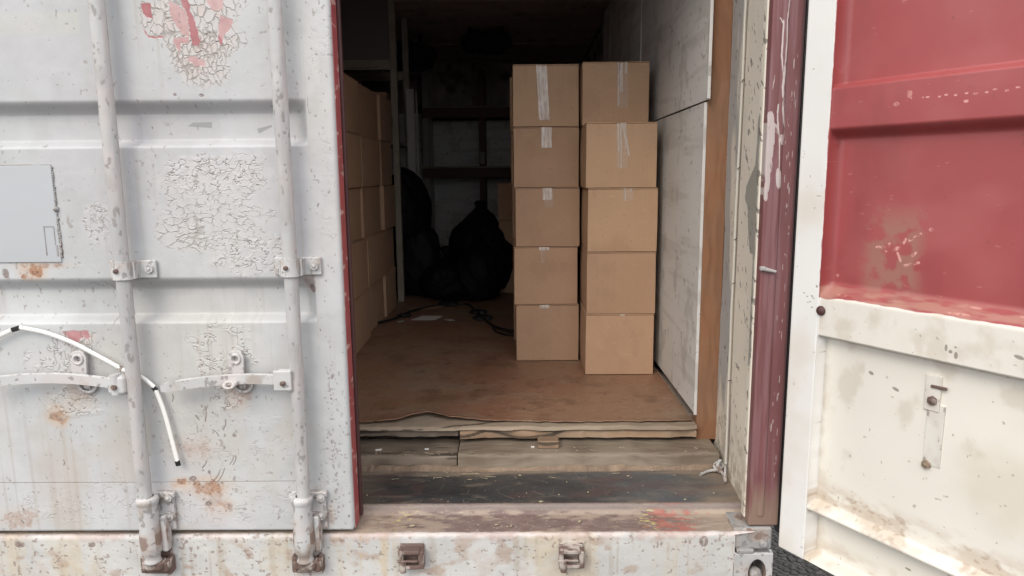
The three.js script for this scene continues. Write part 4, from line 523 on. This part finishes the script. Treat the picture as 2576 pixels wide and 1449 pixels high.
const ord = ['bottom one', 'second up', 'third up', 'fourth up', 'topmost'];
const FY = 0.4005, BH = 0.2755, row = (i) => FY + i * BH;
// column A (left, set back) and column B (right, by the wall)
const aX = [0.471, 0.463, 0.471, 0.466, 0.464], aT = [[['w', -0.015, 0.046, 0.016, 0], ['c', -0.01, 0.012, 0.03, 0]], [['w', -0.008, 0.046, 0.014, 0], ['c', -0.014, 0.02, 0.075, 0.002]], [['w', 0.0, 0.044, 0.055, 0], ['c', 0.006, 0.04, 0.09, 0]], [['w', 0.001, 0.046, 0.093, 0]], [['w', -0.021, 0.048, 0.244, 0.014]]];
const aL = ['bottom carton of the left front column, tiny bit of tape at its top', 'second carton up in the left front column, small white tape end', 'third carton up in the left front column, short frayed tape on top', 'fourth carton up in the left front column, short square white tape', 'top carton of the left front column, long wrinkled white tape'];
for (let i = 0; i < 5; i++) carton(aX[i], row(i), -1.38, { label: aL[i], tapes: aT[i], turn: 0.004 });
const bX = [0.781, 0.784, 0.786, 0.777], bT = [[['w', 0.012, 0.02, 0.005, 0]], [], [['c', 0.02, 0.045, 0.05, 0], ['w', 0.008, 0.004, 0.055, 0.002], ['w', 0.035, 0.006, 0.012, 0]], [['c', -0.002, 0.046, 0.19, 0.004], ['w', -0.016, 0.007, 0.12, 0.004], ['w', 0.012, 0.006, 0.11, 0.006], ['w', -0.004, 0.006, 0.19, 0.002], ['w', 0.002, 0.009, 0.14, 0.03]]];
const bL = ['bottom carton of the right front column beside the white wall', 'second carton up in the right front column, plain front without tape', 'third carton up in the right front column, wisps of clear tape', 'fourth carton up in the right front column, crumpled shiny tape'];
for (let i = 0; i < 4; i++) carton(bX[i], row(i), -1.135, { label: bL[i], tapes: bT[i], w: 0.302, turn: -0.006 });
carton(0.776, row(4), -1.325, { label: 'carton set back on top of the right front column, streaky clear tape', tapes: [['c', 0.026, 0.046, 0.198, 0.006], ['w', 0.008, 0.008, 0.19, 0.004], ['w', 0.022, 0.012, 0.13, 0.001], ['w', 0.044, 0.009, 0.05, 0]], w: 0.297, turn: 0 });
for (let i = 0; i < 5; i++) carton(0.447 + [0.012, 0.01, 0.008, 0.003, 0.0][i], row(i) + 0.001 + i * 0.006 * 0, -1.80, { label: `carton of the column just behind the left front column, ${ord[i]}`, d: 0.42 });
for (let i = 0; i < 3; i++) carton(0.336 + [0, 0.004, 0.002][i], row(i), -3.35, { label: `carton deep in the container behind the front columns, ${['bottom', 'middle', 'top'][i]} of three`, w: 0.36, group: 'boxes piled deep in the container' });
// the dark wall of boxes along the left
const lz = [-1.05, -1.49, -1.935, -2.475], ld = [0.425, 0.43, 0.525, 0.41], rl = rng(202);
for (let c = 0; c < 4; c++) for (let i = 0; i < 5; i++) {
  const off = (rl() - 0.5) * 0.026 + (c === 1 && (i === 1 || i === 0) ? 0.02 : 0), dz = (rl() - 0.5) * 0.03;
  carton(-0.655 + off, row(i), lz[c] + dz, { d: ld[c] - 0.02, label: `carton of the left stack, ${ord[i]}, ${['column nearest the door', 'second column from the door', 'third column from the door', 'column farthest from door'][c]}`, group: 'cardboard boxes stacked along the left side', turn: (rl() - 0.5) * 0.03 });
}
{ // timber rack behind the left stack
  const t = thing('timber_rack', 'dark timber rack with a plywood back rising behind the left box stack', 'rack', [-0.70, 0.3985, -3.05]);
  const pst = (x, z) => part('post', uvBox(span(x - 0.022, x + 0.022, 0, 2.05, z - 0.022, z + 0.022, 0.002), 0, 0, 1, true), M.rackWood, t);
  pst(0.345, 0); pst(-0.42, 0); pst(0.345, -0.55); pst(-0.42, -0.55);
  part('beam', uvBox(span(-0.4, 0.322, 1.60, 1.665, -0.02, 0.02, 0.002), 0.2), M.rackWood, t);
  for (const z of [-0.55]) part('beam', uvBox(span(-0.4, 0.322, 1.60, 1.665, z - 0.02, z + 0.02, 0.002), 0.2), M.rackWood, t);
  part('shelf_board', uvBox(span(-0.44, 0.36, 1.10, 1.118, -0.57, 0.02, 0.002)), M.rackWood, t);
  part('plywood_panel', uvBox(span(-0.44, 0.322, 1.667, 2.06, -0.016, -0.004, 0.002)), M.darkPly, t);
  const c = carton(-0.97, 0.3985 + 1.119, -3.10, { label: 'carton on the timber rack, its front just showing above the left stack', w: 0.55, d: 0.4, group: 'boxes on the timber rack' }); c.scale.y = 1.25;
  const b = thing('pale_board', 'pale narrow board standing upright behind the rack post', 'board', [-0.31, 0.4, -3.45], 0.05); part('board', uvBox(span(-0.03, 0.03, 0, 1.52, -0.008, 0.008, 0.002)), M.pale, b); part('edge_strip', uvBox(span(0.042, 0.052, 0, 1.50, -0.01, 0.004, 0.002)), M.pale, b);
}
{ // dark steel shelving against the back
  const t = thing('steel_shelving', 'dark red brown shelving frame standing against the far back wall', 'shelving', [0.1, 0.3985, -5.5]);
  for (const x of [-0.56, 0.02, 0.62]) for (const z of [0, -0.36]) part('post', uvBox(span(x - 0.03, x + 0.03, 0, 1.95, z - 0.02, z + 0.02, 0.003)), x === -0.56 ? M.pale : M.redBeam, t);
  for (const y of [0.86, 1.47]) for (const z of [0.022, -0.382]) part('beam', uvBox(span(-0.59, 0.65, y, y + 0.10, z - 0.012, z + 0.012, 0.003)), M.redBeam, t);
  for (const y of [0.96, 1.57]) part('shelf_board', uvBox(span(-0.58, 0.64, y, y + 0.018, -0.37, 0.03, 0.002)), M.rackWood, t);
  part('tag', uvBox(span(0.0, 0.045, 1.0, 1.12, 0.0345, 0.037, 0.001)), M.pale, t);
  part('tag', uvBox(span(0.0, 0.04, 0.1, 0.6, 0.0215, 0.0245, 0.001)), M.pale, t);
}
// black sacks: lumpy, creased, gathered at the neck
function sack(label, x, y, z, rx, ry, rz, seed, m = M.sack, neck = true) {
  const t = thing('black_sack', label, 'sack', [x, y, z], seed, 'black sacks heaped deep in the container');
  const g = new THREE.IcosahedronGeometry(1, 24), p = g.attributes.position, v = V();
  for (let i = 0; i < p.count; i++) { v.fromBufferAttribute(p, i); const a = Math.atan2(v.z, v.x), n = fbm(v.x * 1.6 + seed * 5 + 8, v.y * 1.6 + v.z * 1.3 + 4, 4), f = fbm(a * 5 + seed, v.y * 2.4, 4); let s = 0.82 + 0.36 * n + 0.12 * (f - 0.5); let yy = v.y; if (neck && yy > 0.55) s *= 1 - 0.42 * sst(0.55, 1, yy); yy = yy < -0.6 ? -0.6 - (yy + 0.6) * -0.25 : yy; p.setXYZ(i, v.x * s * rx, (yy * (neck && v.y > 0.5 ? 1.1 : 1) + 0.7) * ry * (0.92 + 0.14 * n), v.z * s * rz); }
  g.computeVertexNormals(); part('bag', uvBox(g), m, t);
  if (neck) part('tied_neck', uvBox(lathe([[0.015, 0], [0.02, 0.02], [0.05, 0.07], [0.03, 0.09], [0.0001, 0.08]], 0, ry * 1.68, 0, 10)), m, t);
}
sack('tall black sack slumped against the end of the left stack', -0.28, 0.4, -3.30, 0.15, 0.34, 0.2, 1.3);
sack('black sack lying on the tall one, drooping over the left stack end', -0.32, 0.84, -3.22, 0.13, 0.30, 0.2, 2.4, M.sack, false);
sack('big humped black sack in the middle of the dark heap', 0.20, 0.4, -3.45, 0.24, 0.36, 0.25, 4.1);
sack('low black sack between the two taller ones', -0.04, 0.4, -3.2, 0.26, 0.17, 0.22, 5.2);
sack('low black sack in front of the humped one, next to the boxes behind', 0.20, 0.4, -3.12, 0.2, 0.24, 0.18, 7.7);
{ // dark rolls slung under the roof
  const roll = (label, x, y, z, len, r, seed) => { const t = thing('rolled_tarpaulin', label, 'tarpaulin', [x, y, z], 0, 'rolled dark tarpaulins under the roof'); const g = grid(28, 30, (i, j) => { const a = i * Math.PI * 2, e = 1 - Math.pow(Math.abs(2 * j - 1), 6) * 0.7, rr = r * e * (0.85 + 0.3 * fbm(Math.cos(a) * 1.5 + seed, Math.sin(a) * 1.5 + j * 5, 3)); return [(j - 0.5) * len, Math.sin(a) * rr * 0.7, Math.cos(a) * rr, 0, 0]; }); part('roll', uvBox(g), M.cloth, t); for (const s of [-0.3, 0.3]) part('strap', uvBox(rbox(0.03, 0.10, 0.012, s * len, r * 0.75, 0, 0.002)), M.cloth, t); };
  roll('dark rolled tarpaulin hanging under the roof above the left rack', -0.48, 2.24, -4.0, 0.62, 0.17, 3); roll('dark rolled tarpaulin hanging under the roof above the front box columns', 0.24, 2.34, -4.0, 0.42, 0.12, 8);
}
{ // litter and loose things on the floor
  const sheetOf = (pts, y0) => { const s = new THREE.Shape(pts.map((p) => new THREE.Vector2(p[0], p[1]))); const g = new THREE.ExtrudeGeometry(s, { depth: 0.0015, bevelEnabled: false, steps: 1 }); g.rotateX(-Math.PI / 2); return uvBox(g.translate(0, y0, 0)); };
  let t = thing('paper_sheet', 'crumpled pale sheet of paper lying on the dark floor near the sacks', 'paper', [-0.085, 0.403, -2.40], 0.3); part('sheet', sheetOf([[-0.11, -0.02], [-0.02, 0.09], [0.10, 0.03], [0.03, -0.07]], 0), M.paper, t);
  t = thing('paper_scrap', 'small bright scrap of paper beside the larger sheet on the floor', 'paper', [0.06, 0.403, -2.33], 0.2); part('scrap', sheetOf([[-0.035, 0.02], [0.01, 0.025], [0.03, -0.02], [-0.005, -0.025]], 0.002), M.paper, t);
  const pts = [[-0.52, -2.15], [-0.36, -2.22], [-0.27, -2.38], [-0.2, -2.6], [-0.1, -2.75], [0.0, -2.82], [0.11, -2.85], [0.2, -2.66], [0.24, -2.42], [0.31, -2.25], [0.36, -2.08], [0.46, -1.98], [0.55, -1.97]];
  const cv = new THREE.CatmullRomCurve3(pts.map((p, i) => V(p[0] + 0.03 * (hash2(i, 4) - 0.5), 0.409 + 0.006 * hash2(i, 9), p[1]))); t = thing('black_cable', 'lumpy black cable snaking across the floor in front of the sacks', 'cable'); part('cable', uvBox(new THREE.TubeGeometry(cv, 160, 0.0085, 8)), M.black, t);
  const wad = (x, z, s) => { const g = new THREE.IcosahedronGeometry(s, 5), p = g.attributes.position, v = V(); for (let i = 0; i < p.count; i++) { v.fromBufferAttribute(p, i); const k = 0.6 + 0.7 * fbm(v.x * 40 + x * 50, v.y * 40 + v.z * 30, 3); p.setXYZ(i, v.x * k * 1.6, v.y * k * 0.5, v.z * k); } g.computeVertexNormals(); return uvBox(g.translate(x, 0.413, z)); };
  part('tape_wad', [wad(0.22, -2.55, 0.035), wad(0.27, -2.36, 0.04), wad(0.0, -2.84, 0.05), wad(-0.24, -2.46, 0.03)], M.black, t);
  const cv2 = new THREE.CatmullRomCurve3([[0.33, -2.12], [0.37, -1.96], [0.44, -1.9], [0.56, -1.9]].map((p) => V(p[0], 0.408, p[1]))); t = thing('dark_strap', 'short dark strap curling out from under the front left box column', 'strap'); part('strap', uvBox(new THREE.TubeGeometry(cv2, 30, 0.006, 6)), M.black, t);
  t = thing('paper_scrap', 'long pale scrap on the dark floor close to the left stack', 'paper', [-0.24, 0.403, -2.30], 0.9); part('scrap', sheetOf([[-0.02, 0.01], [0.02, 0.012], [0.025, -0.008], [-0.015, -0.012]], 0.001), M.paper, t);
  t = thing('cardboard_scrap', 'torn brown cardboard flap lying in front of the sacks', 'cardboard', [-0.13, 0.404, -2.72], 0.4); part('flap', sheetOf([[-0.12, 0.02], [0.02, 0.06], [0.13, 0.01], [0.05, -0.05], [-0.06, -0.03]], 0.004), M.card[1], t);
  const butt = (label, x, y, z, a, l) => { const o = thing('litter_scrap', label, 'litter', [x, y, z], a, 'white scraps on the planks'); part('scrap', uvBox(rbox(l, 0.006, 0.008, 0, 0.003, 0, 0.0025, 2)), M.paper, o); };
  butt('white scrap at the left end of the gap under the floor edge', -0.015, 0.3275, -0.448, 0.25, 0.024); butt('small white scrap in the gap right of the first one', 0.155, 0.3275, -0.452, 0.03, 0.016); butt('tiny pale scrap in the gap near the middle of the floor edge', 0.53, 0.3345, -0.45, 0.1, 0.013);
  const crumbs = [], rc = rng(55); for (let i = 0; i < 70; i++) { const on = rc(), x = rc() * 1.2 - 0.05, s = 0.0014 + rc() * rc() * 0.004; const [y, z] = on < 0.4 ? [0.3345 - (x < 0.27 ? 0.007 : 0), -0.405 - rc() * 0.05] : on < 0.75 ? [0.2815, -0.14 - rc() * 0.24] : [0.2595, -0.02 - rc() * 0.08]; crumbs.push(new THREE.IcosahedronGeometry(s, 0).scale(1 + rc() * 1.6, 0.6, 1).rotateY(rc() * 6).translate(x, y, z)); }
  for (let i = 0; i < 34; i++) { const x = i < 22 ? 0.18 + rc() * 0.2 : rc() * 1.1, z = -0.30 - rc() * 0.12, a = rc() * 3.14, l = 0.012 + rc() * 0.035, y = z < -0.385 ? 0.336 : 0.285; crumbs.push(rod(V(x, y, z), V(x + Math.cos(a) * l, y + rc() * 0.012, z + Math.sin(a) * l * 0.5), 0.0011, 0.0007, 5)); }
  const d = thing('floor_litter', 'pale crumbs of paint, grit and bits of straw scattered over the threshold', 'litter'); d.userData.kind = 'stuff'; part('crumbs', uvBox(join(crumbs)), M.crumb, d).userData.kind = 'stuff';
  // twisted wire in the right corner of the threshold
  t = thing('twisted_wire', 'knot of twisted dirty wire with a loop in the right threshold corner', 'wire'); const wp = [[1.09, 0.285, -0.33], [1.13, 0.289, -0.352], [1.16, 0.296, -0.345], [1.175, 0.304, -0.36], [1.158, 0.312, -0.368], [1.146, 0.3, -0.36], [1.163, 0.29, -0.34], [1.155, 0.318, -0.35], [1.165, 0.325, -0.355], [1.15, 0.312, -0.34], [1.168, 0.286, -0.33]];
  part('wire', uvBox(new THREE.TubeGeometry(new THREE.CatmullRomCurve3(wp.map((p) => V(...p))), 90, 0.0055, 7)), M.cam, t);
  part('loop', uvBox(new THREE.TubeGeometry(new THREE.CatmullRomCurve3([[1.162, 0.30, -0.34], [1.166, 0.322, -0.31], [1.16, 0.31, -0.285], [1.158, 0.288, -0.27], [1.16, 0.283, -0.285], [1.163, 0.292, -0.31]].map((p) => V(...p))), 40, 0.004, 7)), M.cam, t);
}
{ // pale cable down the jamb
  const t = thing('wall_cable', 'thin pale cable running down the grey jamb beside the timber post', 'cable'); const pts = []; for (let i = 0; i <= 30; i++) { const y = lerp(0.33, 2.42, i / 30); pts.push(V(1.170 - 0.002 * vn(y * 7, 2), y, -0.302 - 0.016 * Math.sin(y * 1.4 + 0.4) + 0.006 * (vn(y * 5, 3) - 0.5))); }
  part('cable', uvBox(new THREE.TubeGeometry(new THREE.CatmullRomCurve3(pts), 120, 0.0042, 8)), M.cable, t);
  for (const y of [0.62, 0.94, 1.08, 1.3, 1.56]) part('tie', uvBox(join([rod(V(1.167, y - 0.004, -0.315), V(1.168, y + 0.004, -0.292), 0.0014, 0.0014, 6)])), M.black, t);
  const b = thing('wall_peg', 'small pale peg sticking out of the maroon post', 'peg', [1.158, 1.022, -0.012]); part('peg', uvBox(join([rod(V(-0.006, 0.004, 0), V(0.03, -0.004, 0.012), 0.0065, 0.004, 10), rbox(0.016, 0.012, 0.014, -0.004, 0.004, 0.002, 0.004, 2)])), M.pale, b);
}
{ // broken white strip caught behind the left locking bar
  const t = thing('white_strip', 'broken white plastic strip with black joints hooked behind the left locking bar', 'strip'); const z = 0.019;
  const seg = (a, b, w0 = 0.0075) => { const A = V(a[0], a[1], a[2] ?? z), B = V(b[0], b[1], b[2] ?? z), d = B.clone().sub(A), g = new RoundedBoxGeometry(d.length(), w0 * 1.7, 0.006, 2, 0.0025); g.rotateZ(Math.atan2(d.y, d.x)); g.translate((A.x + B.x) / 2, (A.y + B.y) / 2, (A.z + B.z) / 2); return uvBox(g); };
  const A = [[-1.02, 0.82], [-0.918, 0.874], [-0.895, 0.881], [-0.83, 0.867], [-0.755, 0.838], [-0.688, 0.80], [-0.628, 0.764], [-0.57, 0.737], [-0.537, 0.708], [-0.518, 0.645], [-0.491, 0.49]];
  const run = (pts) => { const g = new THREE.TubeGeometry(new THREE.CatmullRomCurve3(pts.map((p) => V(p[0], p[1], 0))), 40, 0.0066, 8); g.scale(1, 1, 0.55); g.computeVertexNormals(); return uvBox(g.translate(0, 0, z)); };
  part('strip', run([A[0], [-0.97, 0.85], A[1]]), M.white, t); part('strip', run([A[2], A[3], A[4], A[5], A[6]]), M.white, t); part('strip', run([[-0.623, 0.76], A[7], A[8]]), M.white, t); part('strip', run([[-0.534, 0.70], A[9], A[10]]), M.white, t);
  part('joint', [seg(A[1], A[2], 0.008)], M.black, t); part('joint', [seg([-0.541, 0.71], [-0.532, 0.697], 0.0078)], M.black, t); part('tip', [seg([-0.4915, 0.492], [-0.4885, 0.475], 0.0085)], M.black, t); part('joint', [seg([-0.632, 0.768], [-0.622, 0.757], 0.0082)], M.rust, t);
}
renderer.render(scene, camera);
